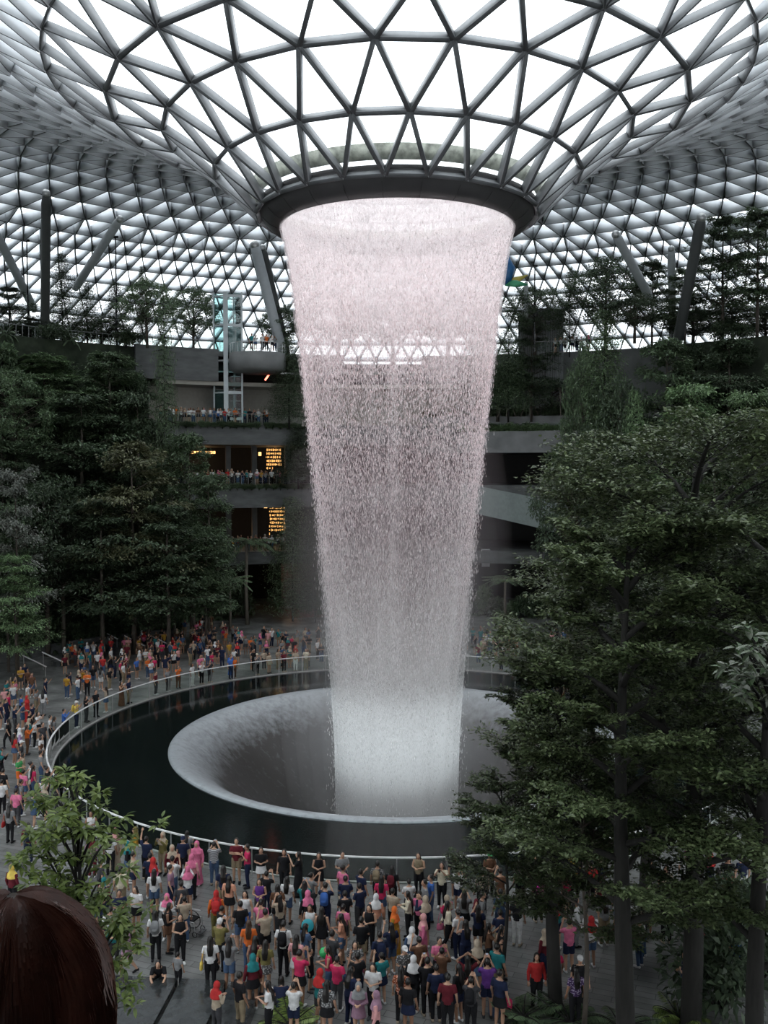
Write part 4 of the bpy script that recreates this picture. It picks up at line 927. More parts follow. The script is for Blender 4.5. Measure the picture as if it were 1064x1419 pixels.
# photograph foot position, top, bottom, head, pose, facing, sleeve, scale, things
FRONT = '''14 1168 grey t:black L a b T 1 handbag:red|40 1197 maroon t:navy S a b T 1 backpack:navy|18 1262 maroon t:black H:yellow a b L 1|127 1178 white t:black L o c N 1|160 1206 beige d:beige H:rose a c L 1
188 1204 mustard t:white H:olive a l L 1|203 1218 navy t:black S h b T 1|153 1212 white t:black L a b T 1|128 1216 mauve t:maroon H:maroon a b L 1|226 1212 olive t:khaki H:beige u c L 1
239 1232 maroon t:black H:beige a c L 1|254 1218 navy t:black C:navy a c T 1|273 1226 pink d:pink H:pink a c L 1|266 1246 rose t:black H:pink a b L 1|297 1226 striped t:denim S u b T 1
168 1264 cream t:khaki S a b T 1|166 1302 navy t:black S o c T 1.04|189 1294 white k:black L o c T 1|214 1267 white s:denim L a b T .98|237 1262 mauve t:navy S a r T 1
232 1302 white t:black H:pink o c L .95|216 1332 white t:black L a b T 1 backpack:grey|234 1320 black k:brown L o r N 1|250 1336 black t:black L o c N 1|221 1364 black t:black L c c T 1|247 1370 grey t:black S a b T .68
158 1342 teal t:charcoal L o c L 1|177 1352 mauve k:mauve L w l L 1|128 1350 red t:black H:red a c L 1
328 1224 maroon s:khaki S x c T 1.05|343 1230 crimson t:navy S x l T 1|362 1234 black k:white L o c T 1|394 1238 black t:black L a c T 1|414 1242 black d:black L f l T 1 phone|442 1242 black s:black L o c N 1
474 1244 grey t:charcoal S o c T 1.06|479 1252 blue s:red C:navy a c T .62|318 1279 peach k:black L a b T 1|300 1302 orange t:olive H:red a b L 1 backpack:red|340 1302 white t:blue L a c N 1
360 1282 purple t:charcoal L o c N 1|385 1292 brown k:black L a b T 1 handbag:black|398 1280 white s:denim L a b T 1|422 1287 teal s:white L u b T 1|451 1292 navy t:navy S u b T 1.04 backpack:blue
430 1322 white t:black L o c N 1|446 1327 black k:black L a b N 1|478 1302 black t:khaki S o b T 1 handbag:black|474 1337 peach s:denim L o l T 1|523 1256 patterned t:black S a b T 1 backpack:khaki
543 1264 black t:black L a b T 1 backpack:maroon|580 1242 khaki t:black L o c N 1|566 1302 cream t:black L o l L 1|521 1307 peach t:grey H:white a b L 1|547 1327 mustard d:mustard H:orange a r L 1
581 1302 pink t:black S a b T 1|586 1338 pink d:pink H:rose a l L 1|512 1322 black t:black L o c N 1|526 1367 navy t:black S a b T 1.03 backpack:navy|597 1277 blue t:denim S a l T 1|588 1285 grey t:black S a l T 1
393 1352 white t:black S a b T 1.05 backpack:black|411 1370 rose k:white L a b T 1|430 1374 black s:black S a r T .8|456 1386 crimson t:denim L o l N 1|492 1378 patterned k:black L o c T 1 handbag:pink
517 1412 white t:black L o c T 1|497 1442 mauve k:mauve H:grey o c L 1|521 1457 rose t:black H:mauve a l L 1|453 1440 patterned k:black L a b T 1|318 1374 grey s:denim L u b T 1
345 1347 orange t:denim L a b T 1 hairbrown|354 1372 maroon d:brown L a b N 1|368 1378 olive k:patterned L a b T 1 handbag:red|305 1345 olive t:black C:white u b T 1|292 1372 white t:black L a b T 1 handbag:yellow
560 1386 patterned t:black C:white o c T 1|573 1402 black t:black H:white a b L 1|556 1418 patterned+orange t:black L a b T 1|592 1407 black t:black S u b T 1.03|373 1440 white t:black L o l T 1|390 1405 navy t:black L c b T 1
612 1258 cream t:black L u c T 1|631 1245 black s:patterned L a c T 1|678 1242 brown t:black C:green o c T 1|643 1302 grey k:black L u b T 1|620 1318 cream t:black L w r L 1 handbag:pink
668 1307 grey t:black S a r T 1.05 backpack:maroon|645 1347 navy t:navy L u b N 1|677 1352 brown t:black L u r T 1|695 1356 black t:black L a r T 1|608 1372 pink t:black S o c T 1
675 1410 purple s:navy S u b T 1.05|648 1402 maroon t:black L z b T 1|620 1434 maroon t:black S a b T 1.05|652 1434 charcoal t:black S u b T 1 backpack:black|604 1415 navy t:black S a b T 1
749 1236 black t:black L a c T 1|742 1246 khaki t:black S u c N 1|796 1242 yellow t:black S h b L 1|818 1256 red t:black S a b T 1|746 1278 black t:black S a b T 1 backpack:magenta
721 1258 patterned+green t:black L a b T 1|797 1312 white t:grey L a r L 1|743 1398 red t:black L a c L 1|803 1402 black t:black C:white a c T 1|797 1420 patterned+purple t:black L a b T 1
923 1307 white t:black S a b T 1.06 backpack:blue|896 1277 white t:khaki C:white a c T 1|922 1262 beige t:black L a c T 1|950 1242 white t:black C:magenta a b T 1|1008 1248 black t:red L a c T 1
1028 1247 navy t:white S a b T 1|1020 1362 blue t:black S o c T 1|860 1332 orange t:brown H:orange a b L 1|868 1352 red t:black S a l T 1|716 1310 black t:white S a b T 1'''
# the wide left side of the plaza and the rim of the pool behind
LEFT = '''93 968 mustard t:denim S a b T 1|108 970 white t:denim S o l T 1|121 964 orange t:black S x c T 1.05|140 956 grey s:white L a b T 1|137 994 black t:black S a p T 1.05
157 988 beige k:denim L h l T 1|187 976 navy t:khaki S a p T 1.04|172 979 brown d:brown L u p N 1|113 1009 yellow t:navy C:white u p T 1 backpack:yellow|125 1001 black t:charcoal L u p T 1|98 1021 blue t:black S u p L 1
82 1033 patterned t:black L a p T 1|70 1031 white t:black S a p T 1|58 1064 white t:grey S a p T 1.08|57 1088 grey t:denim S a p T 1.05|28 1051 lilac t:black H:white a p L 1|38 1046 orange t:brown L u p L 1
30 1070 charcoal t:black C:white a p T 1|27 1094 green s:orange S o r T 1|47 1108 crimson t:denim L a p T 1 handbag:cream|38 1001 red d:red H:red a p L 1|45 1013 navy t:black S f p T 1|53 1026 white k:black L u p T 1
60 992 white t:grey L a b T 1|19 966 beige k:rose L a b T 1|39 959 brown t:black S a c T 1|12 996 crimson t:black S a p T 1|12 1037 black t:black L w l T 1|216 963 maroon t:charcoal S a p T 1|235 959 grey t:charcoal S a p T 1.03
247 954 orange t:brown L u p T 1|84 1062 brown t:black L a p T 1|66 1110 black t:black S u p T 1|88 1120 navy t:charcoal L a p T 1|30 1130 grey t:navy S a p T 1 backpack:navy|3 1130 white t:black S a b T 1
305 955 white t:black S u p T 1|332 945 blue t:navy S a p T 1.05|341 946 orange t:brown S a p T 1|320 936 blue d:blue S a p L 1|272 952 white t:white L a p T 1|292 946 charcoal t:charcoal S u p T 1
352 930 black t:black S a p T 1.05|362 938 patterned t:black C:cream u p T 1|378 936 beige k:beige L a p T 1|395 932 maroon t:black L a p T 1|410 930 beige t:white L a p T 1|424 928 cream t:khaki L a p T 1'''
def facing(p, x, y): return math.atan2(-x, y)+0 if False else math.atan2(y, x)+PI/2+PI
def run_table(txt, where_fn, group):
    for rec in txt.replace('\n', '|').split('|'):
        q = rec.split(); px, py = float(q[0]), float(q[1]); top = q[2].replace('+', ' '); bk, bc = q[3].split(':'); hd = q[4].split(':')
        gp = ground(px, py); fc = FC[q[6]]; x, y = gp.x, gp.y
        if math.hypot(x, y) < 19.4: k_ = 19.4/math.hypot(x, y); x *= k_; y *= k_
        a = math.atan2(-x, y) if False else 0
        if fc is None: rz = math.atan2(0-y, 0-x)+PI/2+rs.uniform(-.35,.35)
        else: rz = fc+rs.uniform(-.35,.35)
        e = person(x, y, 0, rz, PK[q[5]], ('top', top), (BK[bk], bc), (HK[hd[0]], hd[1] if len(hd) > 1 else ''), s=float(q[8])*1.0, sleeve=dict(T='short', L='long', N='none')[q[7]],
                   where=where_fn(px, py), group=group, shoe=rs.choice(['white','black','black','beige','charcoal']), hairc='brown' if 'hairbrown' in rec else 'dark')
        for t in q[9:]:
            if t == 'phone': held(e, 'phone')
            elif t != 'hairbrown': kk, cc = t.split(':'); held(e, kk, cc)
        if q[5] in 'uf' and len(q) < 10 and py > 1120: held(e, 'phone')
def wf_(px, py):
    if px > 700: return 'under right-hand trees'
    if px < 310 and py < 1260: return 'front left rail'
    if px < 310: return 'front left crowd'
    if py < 1262: return 'front pool rail'
    if py < 1330: return 'mid front crowd'
    return 'nearest rows'
run_table(FRONT, wf_, 'people in the front plaza crowd')
run_table(LEFT, lambda px, py: 'left edge of pool' if px < 200 else 'back left of pool', 'people along the left pool rim')
# further visitors behind them
cols = ['black','navy','white','grey','red','maroon','pink','blue','teal','orange','beige','brown','charcoal','denim','rose','mustard','white','black']
dark = ['black','black','navy','charcoal','grey','white','maroon','denim','brown','black','teal','navy','white','beige','pink','crimson']
placed = [tuple(e.location)[:2] for e in PEOPLE]
SPECS = []
def scatter(n, reg, where, group, seed, sc=1.0, sit=0.0):
    rr = random.Random(seed); k = 0; tries = 0
    while k < n and tries < 4000:
        tries += 1; px, py = reg(rr); gp = ground(px, py); x, y = gp.x, gp.y; r = math.hypot(x, y); a = math.degrees(math.atan2(x, y))
        if r < 19.5 or any((x-u)**2+(y-v)**2 < .33 for u, v in placed): continue
        if r > 36.8 and (a < -33 or a > 36) or r > 44.5: continue
        placed.append((x, y)); k += 1; hj = rr.random() < .15; p = rr.choice(['stand','stand','phone_up','film','phone_low','fold'])
        SPECS.append((x, y, 0, math.atan2(-y, -x)+PI/2+rr.uniform(-.8,.8), p, ('top', rr.choice(dark if seed in (8,9,10,7) or rr.random() < .5 else cols)), (rr.choice(['trousers','trousers','shorts','skirt']), rr.choice(['black','denim','navy','charcoal','khaki'])),
               ('hijab' if hj else rr.choice(['long','short','short','bun']), rr.choice(['pink','beige','white','teal','red']) if hj else ''), sc*rr.uniform(.93,1.05), where, group))
band = lambda x0, x1, lo, hi: (lambda r: (lambda x: (x, r.uniform(lo+max(0, (240-x))*.10, hi+max(0, (240-x))*.22)-10))(r.uniform(x0, x1)))
scatter(85, band(85, 300, 905, 950), 'left crowd', 'people in the left plaza crowd', 1)
scatter(34, lambda r: (r.uniform(0, 66), r.uniform(950, 1150)), 'far left crowd', 'people in the left plaza crowd', 2)
scatter(50, lambda r: (r.uniform(240, 450), r.uniform(893, 930)), 'back crowd left of fall', 'people behind the pool', 3)
scatter(22, lambda r: (r.uniform(455, 630), r.uniform(903, 924)), 'behind the falling water', 'people behind the pool', 5)
scatter(55, lambda r: (r.uniform(640, 790), r.uniform(890, 942)), 'back crowd right of fall', 'people behind the pool', 4)
scatter(20, lambda r: (r.uniform(150, 330), r.uniform(872, 900)), 'by the back benches', 'people behind the pool', 6)
scatter(24, lambda r: (r.uniform(720, 1050), r.uniform(1235, 1400)), 'under right-hand trees', 'people under the right-hand trees', 7)
scatter(34, lambda r: (r.uniform(300, 700), r.uniform(1300, 1440)), 'nearest rows', 'people in the front plaza crowd', 8)
scatter(14, lambda r: (r.uniform(130, 310), r.uniform(1200, 1345)), 'front left crowd', 'people in the front plaza crowd', 9)
scatter(14, lambda r: (r.uniform(300, 700), r.uniform(1262, 1300)), 'mid front crowd', 'people in the front plaza crowd', 10)
# gallery visitors: small in the view, one mesh each
def m_far(p, hk, bk):
    def f():
        bm = bmesh.new(); parts = [cached(('body', p), lambda: m_body(p)), m_top(p, 'short'), m_bottom(p, bk), m_head(p, hk)]
        for i, me in enumerate(parts):
            n0 = len(bm.faces); bm.from_mesh(me); bm.faces.ensure_lookup_table()
            for fa in bm.faces[n0:]: fa.material_index = i
        me = bpy.data.meshes.new('person_small'); bm.to_mesh(me); bm.free()
        for _ in range(4): me.materials.append(SK)
        o = bpy.data.objects.new('t', me); COL.objects.link(o); d_ = o.modifiers.new('d', 'DECIMATE'); d_.ratio = .18; bpy.context.view_layer.update()
        m2 = bpy.data.meshes.new_from_object(o.evaluated_get(bpy.context.evaluated_depsgraph_get())); bpy.data.objects.remove(o); return m2
    return cached(('far', p, hk, bk), f)
FARL = []
def gallery(n, a0, a1, r, z, where, seed, dr=.9, wl=.35):
    rr = random.Random(seed)
    for k in range(n):
        a = D(a0+(a1-a0)*(k+rr.uniform(.2,.8))/n); q = r+rr.uniform(.35, .35+dr); x, y = q*math.sin(a), q*math.cos(a); tc = 'white' if rr.random() < wl else rr.choice(cols); bc = rr.choice(['black','denim','navy','charcoal']); hk = rr.choice(['short','long','short','hijab'])
        FARL.append((m_far(rr.choice(['stand','fold','phone_up']), hk, rr.choice(['trousers','trousers','skirt'])), (x, y, z), math.atan2(-y, -x)+PI/2+rr.uniform(-.5,.5), rr.uniform(.93,1.05), [SKINS[rr.randint(0,2)], cloth(tc), cloth(bc), cloth(rr.choice(['pink','beige','white'])) if hk == 'hijab' else HAIRM['dark']]))
gallery(30, -31, -17, 45.1, 20.2, 'at the top gallery rail', 1)
gallery(26, -31, -14.5, 45.1, 13.9, 'at the middle gallery rail', 2)
gallery(12, -22, -15, 45.1, 7.0, 'at the lowest gallery rail', 3)
gallery(7, 20, 25, 46.3, 27.7, 'at the right garden edge', 5)
gallery(6, -20, -16, 43.6, 27.7, 'on the round look-out balcony', 6, dr=.5)
# the 299 nearest are objects of their own (one more stands beside the camera); the rest of the far crowd is one object
SPECS.sort(key=lambda q: (q[0]-CAM.x)**2+(q[1]-CAM.y)**2)
room = 299-len(PEOPLE)
for q in SPECS[:room]: person(*q[:9] if False else q[:4], q[4], q[5], q[6], q[7], s=q[8], where=q[9], group=q[10])
for q in SPECS[room:]:
    hk = q[7][0] if q[7][0] != 'bun' else 'short'
    FARL.append((m_far(q[4], hk, q[6][0]), q[:3], q[3], q[8], [rs.choice(SKINS), cloth(q[5][1]), cloth(q[6][1]), cloth(q[7][1]) if hk == 'hijab' else HAIRM['dark']]))
def merge_crowd():
    mats = []; Vs = []; Fs = []; MI = []; off = 0
    for me, loc, rz, sc_, mm in FARL:
        n = len(me.vertices); co = np.empty(n*3, dtype=np.float32); me.vertices.foreach_get('co', co); co = co.reshape(-1, 3)*sc_; c, s_ = math.cos(rz), math.sin(rz)
        Vs.append(np.stack([co[:,0]*c-co[:,1]*s_+loc[0], co[:,0]*s_+co[:,1]*c+loc[1], co[:,2]+loc[2]], 1))
        me.calc_loop_triangles(); t = len(me.loop_triangles); tv = np.empty(t*3, dtype=np.int32); me.loop_triangles.foreach_get('vertices', tv); Fs.append(tv.reshape(-1,3)+off); off += n
        pi_ = np.empty(t, dtype=np.int32); me.loop_triangles.foreach_get('polygon_index', pi_); mi = np.empty(len(me.polygons), dtype=np.int32); me.polygons.foreach_get('material_index', mi)
        loc_ = []
        for m in mm:
            if m not in mats: mats.append(m)
            loc_.append(mats.index(m))
        MI.append(np.array(loc_)[np.clip(mi[pi_], 0, 3)])
    me = np_mesh('distant_crowd', np.concatenate(Vs), np.concatenate(Fs), mats, np.concatenate(MI), True)
    tag(link('distant_crowd', me), 'distant crowd on the galleries and at the back of the plaza', 'crowd', kind='stuff')
merge_crowd()
dedupe(PEOPLE); dedupe(THINGS)
for e in PEOPLE:
    if '_p' in e.keys(): del e['_p']
# ---------------------------------------------------------------- things among the crowd
def at_floor(px, py): p = ground(px, py); return p
p = at_floor(262, 1292); wc = empty('wheelchair', (p.x, p.y, 0), 1.2); tag(wc, 'black folding wheelchair pushed through the front left crowd', 'wheelchair')
for s in (-1, 1):
    b = MB(); rim = [(s*.29, .05+.30*math.cos(t*PI/12), .31+.30*math.sin(t*PI/12)) for t in range(25)]; b.tube(rim, .016, 5, cap=False)
    for t in range(8): b.tube([(s*.29,.05,.31), (s*.29,.05+.29*math.cos(t*PI/4), .31+.29*math.sin(t*PI/4))], .004, 3)
    b.build('wheel', M_PH, wc); b = MB(); b.tube([(s*.24,-.38+.09*math.cos(t*PI/6), .1+.09*math.sin(t*PI/6)) for t in range(13)], .014, 5, cap=False); b.build('caster', M_PH, wc)
    b = MB(); b.tube([(s*.23,-.40,.10),(s*.23,-.35,.50),(s*.23,.20,.50),(s*.23,.26,.95),(s*.23,.36,.97)], .013, 6); b.tube([(s*.23,-.30,.70),(s*.23,.2,.70)], .022, 6); b.build('side_frame', M_STEEL, wc)
b = MB(); b.box((0,-.06,.49), (.44,.44,.05)); b.build('seat', cloth('black'), wc); b = MB(); b.box((0,.24,.74), (.44,.04,.42)); b.build('backrest', cloth('black'), wc)
b = MB(); b.box((0,-.50,.12), (.36,.16,.02)); b.build('footrest', M_PH, wc)
for px, py, c, lb, cat in ((700,1406,'crimson','red shopping bag with paper sticking out, on the paving','bag'),(686,1408,'denim','pale blue shopping bag left of the red one','bag')):
    p = at_floor(px, py); b = MB(); b.tube([(0,0,0),(0,0,.04),(0,0,.40),(0,0,.46)], [(.16,.09),(.19,.12),(.20,.12),(.17,.08)], 12); o = b.build('shopping_bag', cloth(c), smooth=True); o.location = (p.x, p.y, 0); tag(o, lb, cat)
    for s in (-1, 1): b = MB(); b.tube([(-.09,s*.06,.43),(-.06,s*.06,.58),(.06,s*.06,.58),(.09,s*.06,.43)], .008, 5); b.build('handle', cloth(c), o)
p = at_floor(434, 1374); b = MB(); b.ball((0,0,0), .16, 18, 12); o = b.build('balloon', mat('green_balloon', (.04,.42,.13), .25), smooth=True); o.location = (p.x+.35, p.y-.1, 1.25); tag(o, 'round green balloon carried through the front crowd', 'balloon'); b = MB(); b.tube([(0,0,-.155),(0,.01,-.19)], [.012,.02], 6); b.build('knot', mat('green_balloon', (.04,.42,.13)), o)
p = at_floor(430, 1322); b = MB(); b.lathe([(.0,-.01),(.19,-.01),(.20,0),(.19,.01),(0,.01)], 24); o = b.build('hand_fan', mat('teal_fan', (.02,.30,.36), .5), smooth=True); o.location = (p.x-.05, p.y-.36, 1.12); o.rotation_euler = (1.3, 0, 0); tag(o, 'round teal hand fan held before the white sleeveless top, front crowd', 'fan'); b = MB(); b.tube([(0,-.19,0),(0,-.34,0)], .012, 6); b.build('handle', mat('teal_fan', (.02,.30,.36)), o)
p = at_floor(796, 1242); o = empty('selfie_stick', (p.x-.05, p.y, 1.95)); tag(o, 'long selfie stick held up by the person in the yellow top', 'selfie stick'); b = MB(); b.tube([(-.17,.2,-.16),(.75,.1,.45)], .013, 6); b.build('pole', M_STEEL, o); b = MB(); b.box((.80,.1,.50), (.16,.02,.09), ax=Matrix.Rotation(-.5, 3, 'Y')); b.build('phone_holder', mat('white_case', (.6,.6,.6), .4), o)
# word on the black T-shirt at the rail
fe = [e for e in PEOPLE if abs(proj(e.location)[0]-631) < 6 and abs(proj(e.location)[1]-1245) < 6]
if fe:
    e = fe[0]; e.rotation_euler = (0, 0, .1)
    cu = bpy.data.curves.new('t', 'FONT'); cu.body = 'FILA'; cu.size = .105; cu.extrude = .002; cu.align_x = 'CENTER'; t = bpy.data.objects.new('t', cu); COL.objects.link(t); bpy.context.view_layer.update()
    me = bpy.data.meshes.new_from_object(t.evaluated_get(bpy.context.evaluated_depsgraph_get())); bpy.data.objects.remove(t); me.materials.clear(); me.materials.append(mat('white_print', (.75,.75,.75), .6))
    o = link('shirt_print', me, e); o.location = (0, -.128, 1.21); o.rotation_euler = (PI/2+.05, 0, 0)
# ================================================================ BUILDINGS' DETAIL
def arc_rail(name, r, z, a0, a1, n, label, cat='railing', h=1.05):
    e = empty(name, (0, 0, z)); tag(e, label, cat)
    b = MB(); b.lathe([(r-.025,h),(r-.025,h+.05),(r+.025,h+.05),(r+.025,h)], n*2, a0=D(a0), a1=D(a1), closed=True); b.build('handrail', M_RAILD, e)
    for k in range(n+1):
        a = D(a0+(a1-a0)*k/n); b = MB(); b.box((r*math.sin(a), r*math.cos(a), h/2), (.035,.035,h), -a); b.build('post', M_RAILD, e)
    for k in range(n):
        u0 = a0+(a1-a0)*(k+.06)/n; u1 = a0+(a1-a0)*(k+.94)/n; b = MB(); b.lathe([(r-.006,.1),(r-.006,h-.04),(r+.006,h-.04),(r+.006,.1)], 2, a0=D(u0), a1=D(u1), closed=True); b.build('glass_panel', M_RGLASS, e)
    return e
arc_rail('gallery_railing', 45.12, 20.2, -31, -7, 26, 'glass railing along the top gallery left of the fall')
arc_rail('gallery_railing', 45.12, 13.9, -31, -7, 26, 'glass railing along the middle gallery left of the fall')
arc_rail('gallery_railing', 45.12, 7.0, -31, -7, 26, 'glass railing along the lowest gallery left of the fall')
arc_rail('garden_railing', 46.4, 27.7, -34, -18.5, 20, 'glass railing of the upper garden beside the lift tower')
arc_rail('garden_railing', 46.3, 19.4, 3, 26, 26, 'wire railing on the planted ledge right of the fall')
arc_rail('garden_railing', 46.1, 27.7, 18, 30, 14, 'railing of the right garden under the trees')
arc_rail('garden_railing', 46.9, 27.7, -50, -34, 22, 'railing at the left end of the upper garden')
# inner uprights and shop fronts
def box_at(name, px, py, d, size, mt, rz=0.0, parent=None, smooth=False):
    p = at(px, py, d); b = MB(); b.box((0,0,0), size); o = b.build(name, mt, parent); o.location = p; o.rotation_euler = (0, 0, rz); return o
M_WARM = mat('lit_shop_sign', (.8,.5,.25), .5, emit=(1,.55,.2), estr=2.2)
sg = empty('shop_sign', at(282, 627, 107)); tag(sg, 'long glowing orange shop sign under the top gallery', 'sign')
b = MB(); b.box((0,0,0), (2.9,.15,.42)); b.build('frame', M_PH, sg)
for k in range(9): b = MB(); b.box((-1.27+.317*k,-.1,0), (.24,.06,.30)); b.build('lit_letter_panel', M_WARM, sg)
def gold_net(px, py, d, w, h, label):
    e = empty('glass_curtain', at(px, py, d)); tag(e, label, 'lamp'); rr = random.Random(int(px)); b = MB(); b.tube([(-w/2,0,h/2),(w/2,0,h/2)], .05, 6); b.build('top_rail', M_PH, e)
    for k in range(16):
        x = -w/2+w*(k+.5)/16; q = MB(); z = h/2
        while z > -h/2*rr.uniform(.7,1): q.box((x+rr.uniform(-.05,.05),rr.uniform(-.1,.1),z), (.07,.05,rr.uniform(.12,.3))); z -= .42
        q.build('light_string', mat('amber_lights', (.7,.45,.15), .4, emit=(1,.55,.18), estr=1.0), e)
    return e
gold_net(379, 634, 106, 1.7, 2.6, 'amber string lights hanging on the middle gallery')
gold_net(386, 722, 104, 2.1, 3.0, 'amber string lights hanging on the lowest gallery')
gold_net(404, 795, 104, 1.4, 2.2, 'amber string lights over the back path')
lm = box_at('wall_lamp', 360, 629, 104, (.30,.2,.42), M_WARM); tag(lm, 'small warm lamp on the middle gallery beside the string lights', 'lamp')
lm = box_at('wall_lamp', 368, 702, 103, (.35,.2,.30), M_WARM); tag(lm, 'small warm lamp on the lowest gallery', 'lamp')
lm = box_at('garden_lamp', 89, 862, 84, (.55,.35,.5), M_WARM); tag(lm, 'orange glowing box light in planting behind left benches', 'lamp')
# warm lamps inside the galleries (rooms' own lighting)
for px, py, d, w_ in ((282,640,106,60),(379,640,104,90),(386,730,102,90),(330,735,104,50),(404,800,102,50)):
    ld = bpy.data.lights.new('shop_light', 'POINT'); ld.energy = w_*.8; ld.color = (1,.6,.3); ld.shadow_soft_size = .3; lo = bpy.data.objects.new('shop_light', ld); COL.objects.link(lo); lo.location = at(px, py, d)
sc = box_at('wall_screen', 327, 690, 97.2, (1.6,.12,1.05), M_PH, .28); tag(sc, 'black square screen on the concrete band under the middle gallery', 'screen')
rl = box_at('neon_tube', 372, 520, 99, (.16,.16,1.3), mat('red_neon', (.9,.2,.15), .4, emit=(1,.18,.12), estr=5)); rl.rotation_euler = (0, .62, 0); tag(rl, 'short red neon tube under the round look-out balcony', 'lamp')
bn = box_at('banner', 673, 773, 98, (.85,.05,1.9), mat('white_banner', (.42,.43,.45), .7)); tag(bn, 'narrow white banner hanging right of the waterfall over dark recess', 'banner')
# columns carrying the galleries
for px in (258, 316, 352, 398):
    for z0, z1 in ((13.9,18.1),(7.0,11.6)):
        p = at(px, 650, 101); b = MB(); b.box((0,0,(z0+z1)/2), (.55,.55,z1-z0)); o = b.build('pillar', M_CONC2); o.location = (p.x, p.y, 0); o.rotation_euler = (0,0,.3); struct(o); o.name = 'trim_9'
# look-out balcony
lb = empty('round_balcony', at(357, 520, 95.5)); lb.location.z = 24.6; tag(lb, 'drum-shaped grey look-out balcony right of the lift tower', 'balcony')
b = MB(); b.lathe([(0,.9),(2.4,.9),(2.9,1.2),(2.9,2.8),(2.8,2.8),(2.8,2.72),(0,2.72)], 40); b.build('drum', M_CONC2, lb, True)
b = MB(); b.lathe([(2.78,3.75),(2.78,3.8),(2.84,3.8),(2.84,3.75)], 40, closed=True); b.build('handrail', M_STEEL, lb)
for k in range(20): a = 2*PI*k/20; b = MB(); b.box((2.81*math.sin(a), 2.81*math.cos(a), 3.25), (.04,.04,1.0)); b.build('post', M_STEEL, lb)
# lift tower
M_LW = mat('pale_lift_steel', (.55,.60,.62), .4, var=.04); M_LG = glass_mat('lift_glass', (.78,.88,.88), .25)
base = at(318, 580, 96.5); lt = empty('lift_tower', (base.x, base.y, 20.2)); tag(lt, 'free-standing glass lift tower with pale steel frame left of the fall', 'lift tower'); H = 13.6
for x, y in ((-.15,-1.0),(1.45,-.6),(-1.5,-.3),(.3,1.2)):
    b = MB(); wd = .46 if (x, y) == (-.15,-1.0) else .16; b.box((x,y,H/2), (wd,.2,H)); b.build('mast', M_LW, lt)
for z in (.6, 3.3, 6.6, 10.2, 13.2):
    b = MB(); b.box((.65,-.8,z), (1.6,.14,.28), .25); b.box((-.85,-.66,z), (1.35,.14,.14), -.45); b.box((-.6,.5,z), (.12,2.2,.14), -.9); b.box((.9,.3,z), (.12,1.9,.14), .6); b.build('cross_beam', M_LW, lt)
for k in range(4):
    z0 = .5+3.3*k
    for c, s, rz in (((.66,-.83,z0+1.6),(1.5,.03,3.0),.25),((-.86,-.68,z0+1.6),(1.3,.03,3.0),-.45),((.95,.3,z0+1.6),(.03,1.8,3.0),.6),((-.66,.5,z0+1.6),(.03,2.0,3.0),-.9)):
        b = MB(); b.box(c, s, rz); b.build('glass_panel', M_LG, lt)
for z in np.arange(.8, 13, .85): b = MB(); b.box((.6,.1,z), (1.1,.06,.06)); b.build('guide_bracket', M_STEEL, lt)
b = MB(); b.lathe([(.85,7.4),(.9,7.5),(.9,9.7),(.8,9.9),(0,9.9)], 20, c=(.55,.05,0)); b.lathe([(0,7.3),(.85,7.3),(.85,7.4)], 20, c=(.55,.05,0)); b.build('lift_car', mat('lift_car', (.35,.38,.38), .35), lt, True)
# descending parapet right of the fall
b = MB(); K = 16; v0 = []
pa = [(640,669,96.5),(690,679,94),(740,689,90.5),(800,703,86),(870,724,80)]
for i in range(K+1):
    u = i/K*4; j = min(int(u), 3); f = u-j; q = [pa[j][m]*(1-f)+pa[j+1][m]*f for m in range(3)]; t = at(*q); v0 += [t, t+V3(0,.35,0), t+V3(0,.35,-2.9), t+V3(0,0,-2.9)]
fs = []
for i in range(K):
    for j in range(4): fs.append((i*4+j, i*4+(j+1)%4, i*4+4+(j+1)%4, i*4+4+j))
b.add(v0, fs); b.add(v0[:4], [(0,1,2,3)]); b.add(v0[-4:], [(3,2,1,0)]); struct(b.build('wall_right', mat('pale_green_panel', (.24,.28,.27), .5, var=.1)))
# ribbed screen on the right garden
rb = empty('ribbed_screen', at(752, 470, 99)); rb.location.z = 21.1; tag(rb, 'grey ribbed screen wall behind the staked trees on the right', 'screen wall')
b = MB(); b.lathe([(2.6,0),(2.6,11.5),(2.4,11.5),(2.4,0)], 30, closed=True, c=(0,2.5,0), a0=2.0, a1=4.3); b.build('panel', mat('grey_cladding', (.2,.21,.215), .6), rb)
for k in range(22): a = 2.0+2.3*(k+.5)/22; b = MB(); b.box((2.66*math.sin(a), 2.5+2.66*math.cos(a), 5.7), (.07,.09,11.4), -a); b.build('rib', mat('grey_rib', (.3,.31,.32), .6), rb)
